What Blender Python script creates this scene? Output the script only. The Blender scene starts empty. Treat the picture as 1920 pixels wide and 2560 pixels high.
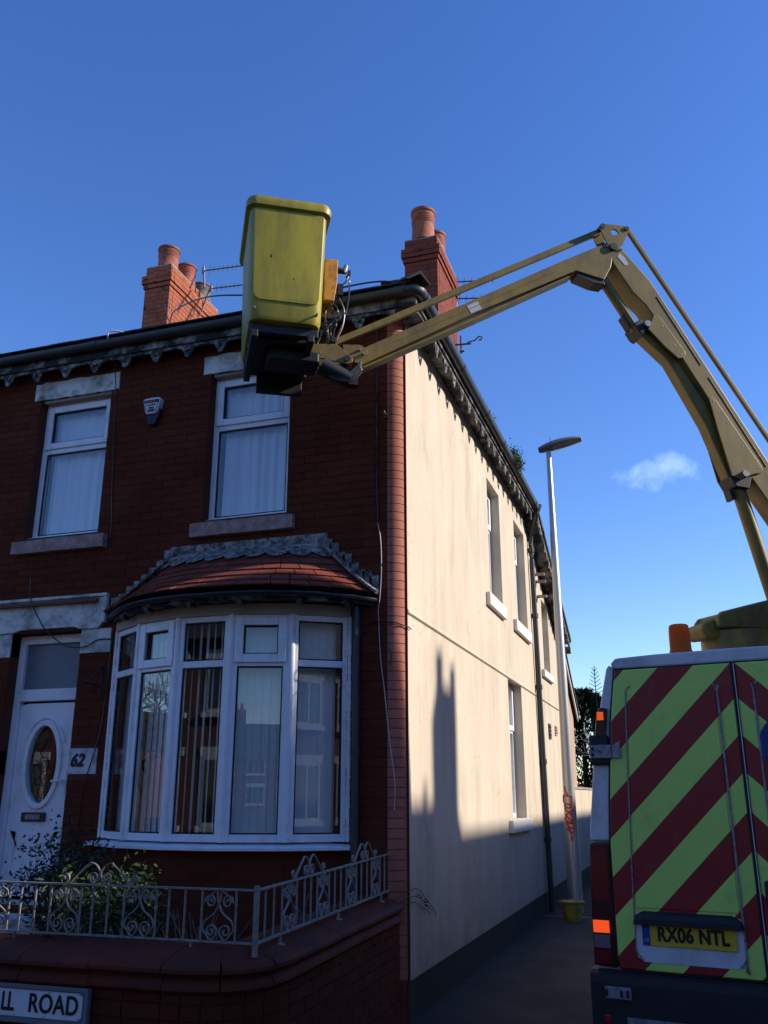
import bpy, math, random
from mathutils import Vector, Matrix, noise
R_ = math.radians
random.seed(7)
sc = bpy.context.scene
col = sc.collection

# ------------------------------------------------------------------ camera
cam_d = bpy.data.cameras.new("camera"); cam = bpy.data.objects.new("camera", cam_d); col.objects.link(cam)
cam_d.sensor_fit = 'VERTICAL'; cam_d.sensor_height = 36.0; cam_d.lens = 36.0 * 2230 / 2560
cam_d.clip_start = 0.05; cam_d.clip_end = 2000
CAM = Vector((2.127, -7.088, 1.6))
cam.location = CAM
cam.rotation_euler = (R_(90 + 17.70), 0, R_(18.22))
sc.camera = cam

# ------------------------------------------------------------------ light
SUN_AZ, SUN_EL = R_(18), R_(29)         # azimuth from +x towards +y
sd = Vector((math.cos(SUN_AZ) * math.cos(SUN_EL), math.sin(SUN_AZ) * math.cos(SUN_EL), math.sin(SUN_EL)))
sun_d = bpy.data.lights.new("sun", 'SUN'); sun_d.energy = 3.3; sun_d.angle = R_(0.7); sun_d.color = (1.0, 0.92, 0.80)
sun = bpy.data.objects.new("sun", sun_d); col.objects.link(sun)
sun.rotation_euler = sd.to_track_quat('Z', 'Y').to_euler(); sun.location = (20, 5, 20)

world = bpy.data.worlds.new("World"); sc.world = world; world.use_nodes = True
wn, wl = world.node_tree.nodes, world.node_tree.links
wn.clear()
wo = wn.new("ShaderNodeOutputWorld"); bg = wn.new("ShaderNodeBackground"); sky = wn.new("ShaderNodeTexSky")
sky.sky_type = 'NISHITA'; sky.sun_disc = False
sky.sun_elevation = SUN_EL; sky.sun_rotation = R_(90) - SUN_AZ
sky.altitude = 0; sky.air_density = 1.0; sky.dust_density = 0.05; sky.ozone_density = 3.0
bg.inputs[1].default_value = 0.116
hsv = wn.new("ShaderNodeHueSaturation"); hsv.inputs['Saturation'].default_value = 1.24; hsv.inputs['Hue'].default_value = 0.516
wl.new(sky.outputs[0], hsv.inputs['Color'])
# one small wisp of cloud, high over the side street
geo = wn.new("ShaderNodeNewGeometry")
tcw = wn.new("ShaderNodeTexCoord")
cl_dir = Vector((0.0024, 0.9434, 0.3315)).normalized()
def vmath(op, a=None, b=None):
    n = wn.new("ShaderNodeVectorMath"); n.operation = op
    for i, v in ((0, a), (1, b)):
        if v is None: continue
        if isinstance(v, (tuple, Vector)): n.inputs[i].default_value = v
        else: wl.new(v, n.inputs[i])
    return n
def wmath(op, a, b=None, clamp=False):
    n = wn.new("ShaderNodeMath"); n.operation = op; n.use_clamp = clamp
    for i, v in ((0, a), (1, b)):
        if v is None: continue
        if isinstance(v, (int, float)): n.inputs[i].default_value = v
        else: wl.new(v, n.inputs[i])
    return n.outputs[0]
cl_r = Vector((0, 0, 1)).cross(cl_dir).normalized() * -1
cl_u = cl_dir.cross(cl_r) * -1
if cl_u.z < 0: cl_u = -cl_u
if cl_r.x < 0: cl_r = -cl_r
du = vmath('DOT_PRODUCT', tcw.outputs['Generated'], cl_r).outputs['Value']
dv = vmath('DOT_PRODUCT', tcw.outputs['Generated'], cl_u).outputs['Value']
df = vmath('DOT_PRODUCT', tcw.outputs['Generated'], cl_dir).outputs['Value']
wnz = wn.new("ShaderNodeTexNoise"); wnz.inputs['Scale'].default_value = 26; wnz.inputs['Detail'].default_value = 7; wnz.inputs['Roughness'].default_value = .6
wl.new(tcw.outputs['Generated'], wnz.inputs['Vector'])
e2 = wmath('ADD', wmath('POWER', wmath('ABSOLUTE', wmath('DIVIDE', du, 0.058)), 2.0), wmath('POWER', wmath('ABSOLUTE', wmath('DIVIDE', dv, 0.024)), 2.0))
m_ = wmath('MULTIPLY', wmath('SUBTRACT', 1.0, e2, True), 0.75)
m_ = wmath('ADD', m_, wmath('MULTIPLY', wmath('SUBTRACT', wnz.outputs['Fac'], 0.62), 2.4))
m_ = wmath('MULTIPLY', m_, wmath('MULTIPLY', wmath('SUBTRACT', 1.0, e2, True), 2.2, True), True)
m_ = wmath('MULTIPLY', m_, wmath('GREATER_THAN', df, 0.5), True)
cmix = wn.new("ShaderNodeMixRGB"); cmix.blend_type = 'MIX'
wl.new(wmath('MULTIPLY', m_, 0.26), cmix.inputs[0]); wl.new(hsv.outputs[0], cmix.inputs[1]); cmix.inputs[2].default_value = (8.6, 10.4, 12.2, 1)
wl.new(cmix.outputs[0], bg.inputs[0]); wl.new(bg.outputs[0], wo.inputs[0])

sc.view_settings.view_transform = 'Standard'; sc.view_settings.look = 'None'
sc.view_settings.exposure = 0.95; sc.view_settings.gamma = 1.0; sc.view_settings.use_curve_mapping = False
sc.render.engine = 'CYCLES'
sc.cycles.max_bounces = 8; sc.cycles.transparent_max_bounces = 12; sc.cycles.caustics_reflective = False; sc.cycles.caustics_refractive = False

# ------------------------------------------------------------------ materials
def nodes_of(name):
    m = bpy.data.materials.new(name); m.use_nodes = True
    nt = m.node_tree; nt.nodes.clear()
    out = nt.nodes.new("ShaderNodeOutputMaterial"); b = nt.nodes.new("ShaderNodeBsdfPrincipled")
    nt.links.new(b.outputs[0], out.inputs[0])
    return m, nt, b
def pos_node(nt, scale=(1, 1, 1), local=False):
    if local:
        g = nt.nodes.new("ShaderNodeTexCoord"); o = g.outputs['Object']
    else:
        g = nt.nodes.new("ShaderNodeNewGeometry"); o = g.outputs['Position']
    mp = nt.nodes.new("ShaderNodeMapping"); mp.inputs['Scale'].default_value = scale
    nt.links.new(o, mp.inputs[0]); return mp.outputs[0]
def noise_n(nt, vec, scale, detail=5, rough=.55, dist=0):
    n = nt.nodes.new("ShaderNodeTexNoise"); n.inputs['Scale'].default_value = scale; n.inputs['Detail'].default_value = detail
    n.inputs['Roughness'].default_value = rough; n.inputs['Distortion'].default_value = dist
    nt.links.new(vec, n.inputs['Vector']); return n.outputs['Fac']
def ramp(nt, fac, stops):
    r = nt.nodes.new("ShaderNodeValToRGB"); el = r.color_ramp.elements
    while len(el) > 1: el.remove(el[-1])
    for i, (p, c) in enumerate(stops):
        e = el[0] if i == 0 else el.new(p)
        e.position = p; e.color = (*c, 1) if len(c) == 3 else c
    nt.links.new(fac, r.inputs[0]); return r.outputs[0]
def mixc(nt, fac, a, b, mode='MIX'):
    n = nt.nodes.new("ShaderNodeMixRGB"); n.blend_type = mode
    for i, v in ((0, fac), (1, a), (2, b)):
        if isinstance(v, (int, float)): n.inputs[i].default_value = v
        elif isinstance(v, tuple): n.inputs[i].default_value = (*v, 1) if len(v) == 3 else v
        else: nt.links.new(v, n.inputs[i])
    return n.outputs[0]
def bump(nt, b, h, strength=.3, dist=.01):
    n = nt.nodes.new("ShaderNodeBump"); n.inputs['Strength'].default_value = strength; n.inputs['Distance'].default_value = dist
    nt.links.new(h, n.inputs['Height']); nt.links.new(n.outputs[0], b.inputs['Normal'])
def sc_(c, k): return tuple(min(1, x * k) for x in c)
def M(name, c, rough=.6, var=.18, scale=6, bmp=.15, bscale=90, spec=.35, metal=0, dirt=None, dirt_amt=.5, dirt_scale=3, stretch=(1, 1, 1), coat=0, local=False, bdist=.004):
    m, nt, b = nodes_of(name)
    v = pos_node(nt, stretch, local)
    base = mixc(nt, noise_n(nt, v, scale), sc_(c, 1 - var), sc_(c, 1 + var))
    if dirt:
        f = ramp(nt, noise_n(nt, v, dirt_scale, 8, .65), [(.5 - dirt_amt * .28, (0, 0, 0)), (.72, (1, 1, 1))])
        base = mixc(nt, f, base, dirt)
    nt.links.new(base, b.inputs['Base Color'])
    b.inputs['Roughness'].default_value = rough; b.inputs['Specular IOR Level'].default_value = spec; b.inputs['Metallic'].default_value = metal
    if coat: b.inputs['Coat Weight'].default_value = coat; b.inputs['Coat Roughness'].default_value = .08
    if bmp: bump(nt, b, noise_n(nt, v, bscale, 4), bmp, bdist)
    return m
def brick_mat(name, c1, c2, c3, rough=.5, soot=.0, spec=.4):
    m, nt, b = nodes_of(name)
    g = nt.nodes.new("ShaderNodeNewGeometry"); oi = nt.nodes.new("ShaderNodeObjectInfo")
    a = nt.nodes.new("ShaderNodeMath"); a.operation = 'ADD'; nt.links.new(g.outputs['Random Per Island'], a.inputs[0]); nt.links.new(oi.outputs['Random'], a.inputs[1])
    f = nt.nodes.new("ShaderNodeMath"); f.operation = 'FRACT'; nt.links.new(a.outputs[0], f.inputs[0])
    v = pos_node(nt)
    c = ramp(nt, f.outputs[0], [(0, c1), (.45, c2), (.8, c1), (1, c3)])
    c = mixc(nt, noise_n(nt, v, 30, 5), c, sc_(c2, .75), 'MIX')
    c = mixc(nt, .5, c, ramp(nt, noise_n(nt, v, 1.7, 6), [(.3, (.55, .5, .5)), (.7, (1.0, 1.0, 1.0))]), 'MULTIPLY')
    if soot:
        s = ramp(nt, noise_n(nt, v, 9, 6, .6), [(.56, (0, 0, 0)), (.68, (soot, soot, soot))])
        c = mixc(nt, s, c, (.03, .026, .022))
    nt.links.new(c, b.inputs['Base Color']); b.inputs['Roughness'].default_value = rough; b.inputs['Specular IOR Level'].default_value = spec
    bump(nt, b, noise_n(nt, v, 120, 4), .25, .003)
    return m
def glass_mat(name, tint=(.86, .9, .92), refl=1.0, rough=0.0, base=.06):
    m = bpy.data.materials.new(name); m.use_nodes = True; nt = m.node_tree; nt.nodes.clear()
    out = nt.nodes.new("ShaderNodeOutputMaterial"); mix = nt.nodes.new("ShaderNodeMixShader")
    tr = nt.nodes.new("ShaderNodeBsdfTransparent"); tr.inputs[0].default_value = (*tint, 1)
    gl = nt.nodes.new("ShaderNodeBsdfGlossy"); gl.inputs['Roughness'].default_value = rough; gl.inputs[0].default_value = (.95, .97, 1, 1)
    lw = nt.nodes.new("ShaderNodeLayerWeight"); lw.inputs[0].default_value = .5
    fr = nt.nodes.new("ShaderNodeMath"); fr.operation = 'POWER'; fr.inputs[1].default_value = 4.0; nt.links.new(lw.outputs['Facing'], fr.inputs[0])
    a = nt.nodes.new("ShaderNodeMath"); a.operation = 'MULTIPLY_ADD'; a.inputs[1].default_value = refl; a.inputs[2].default_value = base; a.use_clamp = True
    nt.links.new(fr.outputs[0], a.inputs[0]); nt.links.new(a.outputs[0], mix.inputs[0])
    nt.links.new(tr.outputs[0], mix.inputs[1]); nt.links.new(gl.outputs[0], mix.inputs[2]); nt.links.new(mix.outputs[0], out.inputs[0])
    return m

MT = {}
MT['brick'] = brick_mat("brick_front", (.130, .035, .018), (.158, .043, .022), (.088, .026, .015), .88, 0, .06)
MT['mortar'] = M("mortar", (.110, .031, .017), .9, .3, 20, .3)
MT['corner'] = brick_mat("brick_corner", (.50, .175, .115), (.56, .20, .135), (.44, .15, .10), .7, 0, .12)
MT['chim'] = brick_mat("brick_chimney", (.42, .125, .065), (.48, .15, .08), (.35, .10, .055), .8, 1.0, .1)
MT['chim2'] = brick_mat("brick_chimney_red", (.25, .065, .042), (.30, .08, .05), (.19, .05, .035), .8, .8, .1)
MT['mortar2'] = M("mortar_chimney", (.14, .075, .06), .95, .3, 25, .2)
MT['gbrick'] = brick_mat("brick_garden", (.115, .028, .015), (.145, .036, .018), (.085, .022, .013), .8, 0, .08)
MT['coping'] = M("terracotta_coping", (.155, .034, .018), .7, .22, 5, .3, 80, .12, dirt=(.07, .03, .026), dirt_amt=.35, dirt_scale=4)
MT['tile'] = brick_mat("clay_tile", (.24, .062, .038), (.30, .08, .048), (.15, .042, .03), .5)
MT['pot'] = M("terracotta_pot", (.36, .105, .06), .75, .2, 9, .2, dirt=(.12, .05, .035), dirt_amt=.3, dirt_scale=6)
MT['potdark'] = M("blackened_pot", (.16, .13, .12), .8, .3, 9)
def render_mat():
    m, nt, b = nodes_of("wall_render")
    v = pos_node(nt); vs = pos_node(nt, (1, 1.0, .22))
    c = mixc(nt, noise_n(nt, v, 1.1, 6, .6), (.51, .43, .325), (.67, .585, .455))
    st = ramp(nt, noise_n(nt, vs, 2.6, 8, .62, .4), [(.46, (0, 0, 0)), (.70, (1, 1, 1))])
    c = mixc(nt, mixc(nt, .58, (0, 0, 0), st), c, (.42, .33, .24))
    st2 = ramp(nt, noise_n(nt, vs, 5.5, 8, .7, .8), [(.57, (0, 0, 0)), (.76, (1, 1, 1))])
    c = mixc(nt, mixc(nt, .72, (0, 0, 0), st2), c, (.34, .28, .22))
    vo = nt.nodes.new("ShaderNodeTexVoronoi"); vo.feature = 'DISTANCE_TO_EDGE'; vo.inputs['Scale'].default_value = .55
    wv = nt.nodes.new("ShaderNodeVectorMath"); wv.operation = 'ADD'; nt.links.new(v, wv.inputs[0])
    wz = nt.nodes.new("ShaderNodeTexNoise"); wz.inputs['Scale'].default_value = 5; wz.inputs['Detail'].default_value = 6; nt.links.new(v, wz.inputs['Vector'])
    ws = nt.nodes.new("ShaderNodeVectorMath"); ws.operation = 'SCALE'; ws.inputs['Scale'].default_value = .35; nt.links.new(wz.outputs['Color'], ws.inputs[0]); nt.links.new(ws.outputs[0], wv.inputs[1]); nt.links.new(wv.outputs[0], vo.inputs['Vector'])
    ck = ramp(nt, vo.outputs['Distance'], [(.0, (.30, .30, .30)), (.004, (.0, .0, .0))])
    c = mixc(nt, ck, c, (.16, .12, .09))
    pt = ramp(nt, noise_n(nt, v, .8, 3, .5, 1.2), [(.50, (0, 0, 0)), (.56, (.35, .35, .35)), (.64, (.35, .35, .35)), (.70, (0, 0, 0))])
    c = mixc(nt, pt, c, (.60, .47, .38))
    # darker tone, broken by noise, that strengthens towards the foot of the wall
    sx = nt.nodes.new("ShaderNodeSeparateXYZ"); nt.links.new(v, sx.inputs[0])
    mr = nt.nodes.new("ShaderNodeMapRange"); mr.inputs[1].default_value = .3; mr.inputs[2].default_value = 1.3; mr.inputs[3].default_value = 1; mr.inputs[4].default_value = 0
    nt.links.new(sx.outputs[2], mr.inputs[0])
    sp = nt.nodes.new("ShaderNodeMath"); sp.operation = 'MULTIPLY'; nt.links.new(mr.outputs[0], sp.inputs[0]); nt.links.new(noise_n(nt, v, 3.5, 8, .7), sp.inputs[1])
    c = mixc(nt, sp.outputs[0], c, (.20, .17, .14))
    nt.links.new(c, b.inputs['Base Color']); b.inputs['Roughness'].default_value = .92; b.inputs['Specular IOR Level'].default_value = .15
    h = mixc(nt, .55, noise_n(nt, v, 130, 4), noise_n(nt, v, 7, 5))
    bump(nt, b, h, .5, .012)
    return m
MT['render'] = render_mat()
MT['plinth'] = M("dark_plinth", (.020, .016, .014), .85, .3, 8, .4)
MT['upvc'] = M("white_upvc", (.84, .85, .87), .38, .04, 4, .03, 60, .45, dirt=(.66, .66, .66), dirt_amt=.0, dirt_scale=5)
MT['gasket'] = M("black_rubber_gasket", (.012, .012, .014), .6, .1)
MT['stone_white'] = M("painted_stone", (.74, .73, .68), .85, .1, 5, .4, 60, .2, dirt=(.12, .115, .09), dirt_amt=.22, dirt_scale=5.5)
MT['stone_band'] = M("painted_band", (.66, .67, .68), .8, .08, 5, .3, 60, .2, dirt=(.22, .21, .19), dirt_amt=.1, dirt_scale=5)
MT['stone_red'] = M("weathered_sandstone_sill", (.34, .20, .17), .9, .22, 12, .5, 90, .2, dirt=(.48, .40, .36), dirt_amt=.22, dirt_scale=13)
MT['sill_white'] = M("white_painted_sill", (.72, .69, .63), .7, .07, 6, .2)
MT['glass'] = glass_mat("window_glass", (.97, .985, .99), 1.0, 0, .06)
MT['glass2'] = glass_mat("bay_glass", (.96, .98, .985), .9, 0, .05)
MT['frost'] = M("frosted_glass", (.13, .16, .19), .3, .25, 18, .5, 120, .6)
MT['curtain'] = M("net_curtain", (.74, .76, .79), .9, .05, 3, 0)
MT['blind'] = M("blind_fabric", (.70, .72, .70), .9, .1, 20, 0)
MT['room'] = M("dark_room", (.035, .03, .028), .9, .3, 1.5, 0)
MT['black'] = M("black_painted_metal", (.018, .019, .022), .38, .25, 8, .1, 60, .5)
MT['gutter'] = M("grey_black_gutter", (.035, .04, .045), .4, .25, 6, .1, 60, .5)
MT['eave'] = M("peeling_black_board", (.02, .02, .02), .75, .3, 8, .5, 70, .3, dirt=(.42, .42, .40), dirt_amt=.10, dirt_scale=5)
MT['eave2'] = M("peeling_black_and_white_board", (.035, .035, .033), .8, .3, 12, .5, 60, .3, dirt=(.42, .42, .38), dirt_amt=.16, dirt_scale=13)
MT['slate'] = M("roof_slate", (.045, .045, .05), .7, .3, 5, .4)
MT['lead'] = M("flaking_painted_lead", (.055, .052, .050), .65, .3, 12, .6, 60, .45, dirt=(.52, .49, .43), dirt_amt=.30, dirt_scale=20)
MT['filletm'] = M("mortar_fillet", (.22, .19, .15), .9, .3, 12, .7, 40, .2, dirt=(.48, .46, .42), dirt_amt=.35, dirt_scale=15)
MT['cream'] = M("cream_render_band", (.42, .37, .30), .9, .15, 6, .3)
MT['iron'] = M("white_painted_ironwork", (.27, .25, .22), .5, .15, 25, .3, 140, .45, dirt=(.16, .10, .07), dirt_amt=.12, dirt_scale=30)
MT['sign_white'] = M("sign_white", (.70, .72, .74), .4, .05, 5, .02, dirt=(.4, .4, .4), dirt_amt=.05)
MT['sign_frame'] = M("grey_sign_frame", (.17, .185, .20), .6, .15, 8, .1)
MT['ink'] = M("black_lettering", (.012, .012, .014), .5, .1, 5, 0)
MT['red_ink'] = M("red_lettering", (.55, .03, .04), .5, .1, 5, 0)
MT['asphalt'] = M("asphalt", (.034, .034, .034), .92, .35, 3, .6, 160, .25, dirt=(.10, .10, .098), dirt_amt=.2, dirt_scale=1.5, bdist=.008)
MT['paving'] = M("pavement_tarmac", (.036, .032, .027), .93, .32, 2.5, .6, 190, .25, dirt=(.070, .062, .052), dirt_amt=.28, dirt_scale=1.3, bdist=.008)
MT['kerb'] = M("concrete_kerb", (.28, .27, .25), .9, .2, 7, .4)
MT['soil'] = M("garden_soil", (.05, .038, .028), .95, .4, 9, .6, 40)
MT['galv'] = M("galvanised_steel", (.46, .46, .44), .42, .12, 5, .08, 60, .5, metal=.55, stretch=(1, 1, .15))
MT['lantern'] = M("grey_lantern_casting", (.26, .27, .29), .4, .15, 8, .05)
MT['lens'] = M("lamp_lens", (.30, .32, .34), .2, .2, 30, .1, 80, .6)
MT['graf'] = M("red_spray_paint", (.60, .06, .035), .6, .15, 20, 0)
MT['bucket'] = M("yellow_bucket", (.50, .38, .05), .55, .18, 14, .2, 50, .4, dirt=(.16, .12, .06), dirt_amt=.35, dirt_scale=9)
MT['vanwhite'] = M("van_white_paint", (.62, .63, .66), .3, .06, 3, .01, 40, .5, coat=.5, dirt=(.42, .41, .40), dirt_amt=.08, dirt_scale=4, local=True)
MT['vanblack'] = M("black_bumper_plastic", (.016, .017, .019), .6, .2, 9, .25, 120, .4)
MT['hinge'] = M("grey_hinge_metal", (.30, .31, .34), .45, .2, 30, .2, 90, .5, metal=.3, dirt=(.1, .09, .08), dirt_amt=.2, dirt_scale=35)
MT['lampred'] = M("red_lamp_lens", (.16, .006, .010), .15, .25, 40, .15, 220, .6)
MT['lampdark'] = M("dark_red_lamp_lens", (.05, .005, .008), .15, .25, 40, .15, 220, .6)
MT['lampclear'] = M("smoky_lamp_lens", (.17, .13, .15), .15, .2, 40, .2, 220, .6)
MT['reflector'] = M("red_reflector", (.40, .012, .018), .25, .1, 60, .1, 300, .6)
MT['plate'] = M("yellow_number_plate", (.66, .45, .035), .4, .08, 12, .02)
MT['navy'] = M("navy_plastic", (.01, .014, .05), .5, .1, 6, 0)
MT['blue'] = M("blue_disc", (.012, .05, .32), .4, .06, 6, 0)
MT['tyre'] = M("tyre_rubber", (.02, .02, .02), .85, .2, 20, .2)
MT['darkglass'] = M("dark_glass", (.02, .025, .03), .05, .1, 3, 0, spec=.8)
MT['byellow'] = M("boom_yellow_paint", (.25, .165, .024), .5, .16, 3, .1, 60, .4, dirt=(.09, .065, .022), dirt_amt=.35, dirt_scale=6, stretch=(1, 1, .5), local=True)
MT['basket'] = M("basket_yellow_fibreglass", (.42, .345, .018), .42, .14, 3, .08, 40, .45, dirt=(.17, .14, .022), dirt_amt=.34, dirt_scale=6, stretch=(1, 1, .25), local=True)
MT['orange'] = M("orange_paint", (.60, .27, .03), .5, .12, 8, .1, dirt=(.2, .1, .03), dirt_amt=.2, dirt_scale=14, local=True)
MT['grime'] = M("greasy_black_steel", (.012, .012, .012), .55, .35, 8, .3, 60, .45)
MT['hose'] = M("black_hose", (.03, .031, .034), .4, .2, 10, 0, spec=.6)
MT['palesteel'] = M("pale_sticker", (.50, .51, .52), .5, .08, 10, 0)
MT['aerial'] = M("aerial_aluminium", (.12, .12, .13), .5, .2, 10, 0, metal=.2)
MT['bark'] = M("bark", (.10, .075, .055), .95, .3, 15, .6, 40)
MT['palebark'] = M("pale_bark", (.42, .38, .32), .9, .2, 15, .3, 40)
MT['leaf'] = M("shrub_leaf", (.032, .062, .014), .5, .45, 3, 0)
MT['leafdark'] = M("climber_leaf", (.03, .045, .022), .55, .4, 6, 0)
MT['conifer'] = M("conifer_foliage", (.028, .042, .016), .8, .5, 2, 0)
MT['moss'] = M("gutter_plant_leaf", (.06, .10, .03), .7, .4, 12, 0)
MT['dry'] = M("dry_stalk", (.16, .13, .10), .9, .3, 9, 0)
MT['farbrick'] = M("far_red_brick", (.15, .068, .052), .85, .25, 6, .2)
MT['farwhite'] = M("far_white_paint", (.55, .53, .50), .7, .08, 4, 0)
MT['farpale'] = M("far_pale_brick", (.50, .30, .20), .9, .15, 6, .2)
MT['rail_dark'] = M("weathered_wood", (.12, .095, .07), .9, .3, 10, .3)
def chevron_mat():
    m, nt, b = nodes_of("chevron_reflective_vinyl")
    tc = nt.nodes.new("ShaderNodeTexCoord"); sx = nt.nodes.new("ShaderNodeSeparateXYZ"); nt.links.new(tc.outputs['Object'], sx.inputs[0])
    def mth(op, a, bb=None):
        n = nt.nodes.new("ShaderNodeMath"); n.operation = op
        for i, v in ((0, a), (1, bb)):
            if v is None: continue
            if isinstance(v, (int, float)): n.inputs[i].default_value = v
            else: nt.links.new(v, n.inputs[i])
        return n.outputs[0]
    w = mth('ADD', sx.outputs[2], mth('ABSOLUTE', sx.outputs[0]))
    f = mth('FRACT', mth('DIVIDE', mth('SUBTRACT', w, 2.145 - 4.2), .4215))
    r = mth('LESS_THAN', f, .5)
    v = pos_node(nt, local=True)
    g = mixc(nt, noise_n(nt, v, 4, 6), (.52, .76, .15), (.58, .82, .17))
    rd = mixc(nt, noise_n(nt, v, 4, 6), (.25, .014, .018), (.30, .018, .022))
    c = mixc(nt, r, g, rd)
    c = mixc(nt, ramp(nt, noise_n(nt, v, 7, 9, .7), [(.55, (0, 0, 0)), (.8, (.35, .35, .35))]), c, (.16, .14, .11))
    nt.links.new(c, b.inputs['Base Color']); b.inputs['Roughness'].default_value = .34; b.inputs['Specular IOR Level'].default_value = .5
    bump(nt, b, noise_n(nt, v, 5, 3), .10, .01)
    return m
MT['chevron'] = chevron_mat()
def beacon_mat(name, c, em, tr=.2):
    m, nt, b = nodes_of(name)
    b.inputs['Base Color'].default_value = (*c, 1); b.inputs['Roughness'].default_value = .22
    b.inputs['Transmission Weight'].default_value = tr; b.inputs['IOR'].default_value = 1.2
    if em: b.inputs['Emission Color'].default_value = (*em[0], 1); b.inputs['Emission Strength'].default_value = em[1]
    v = pos_node(nt, (1, 1, 1)); w = nt.nodes.new("ShaderNodeTexWave"); w.bands_direction = 'Z'; w.inputs['Scale'].default_value = 45; nt.links.new(v, w.inputs['Vector']); bump(nt, b, w.outputs['Fac'], .4, .003)
    if not em:
        tl = nt.nodes.new("ShaderNodeBsdfTranslucent"); tl.inputs[0].default_value = (*c, 1); mx = nt.nodes.new("ShaderNodeMixShader"); mx.inputs[0].default_value = .62
        out = [n for n in nt.nodes if n.type == 'OUTPUT_MATERIAL'][0]; nt.links.new(b.outputs[0], mx.inputs[1]); nt.links.new(tl.outputs[0], mx.inputs[2]); nt.links.new(mx.outputs[0], out.inputs[0])
    return m
MT['beacon'] = beacon_mat("orange_beacon_plastic", (1.0, .36, .06), None)
MT['amberlit'] = beacon_mat("lit_amber_lens", (1.0, .16, .02), ((1.0, .17, .03), .2))

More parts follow.
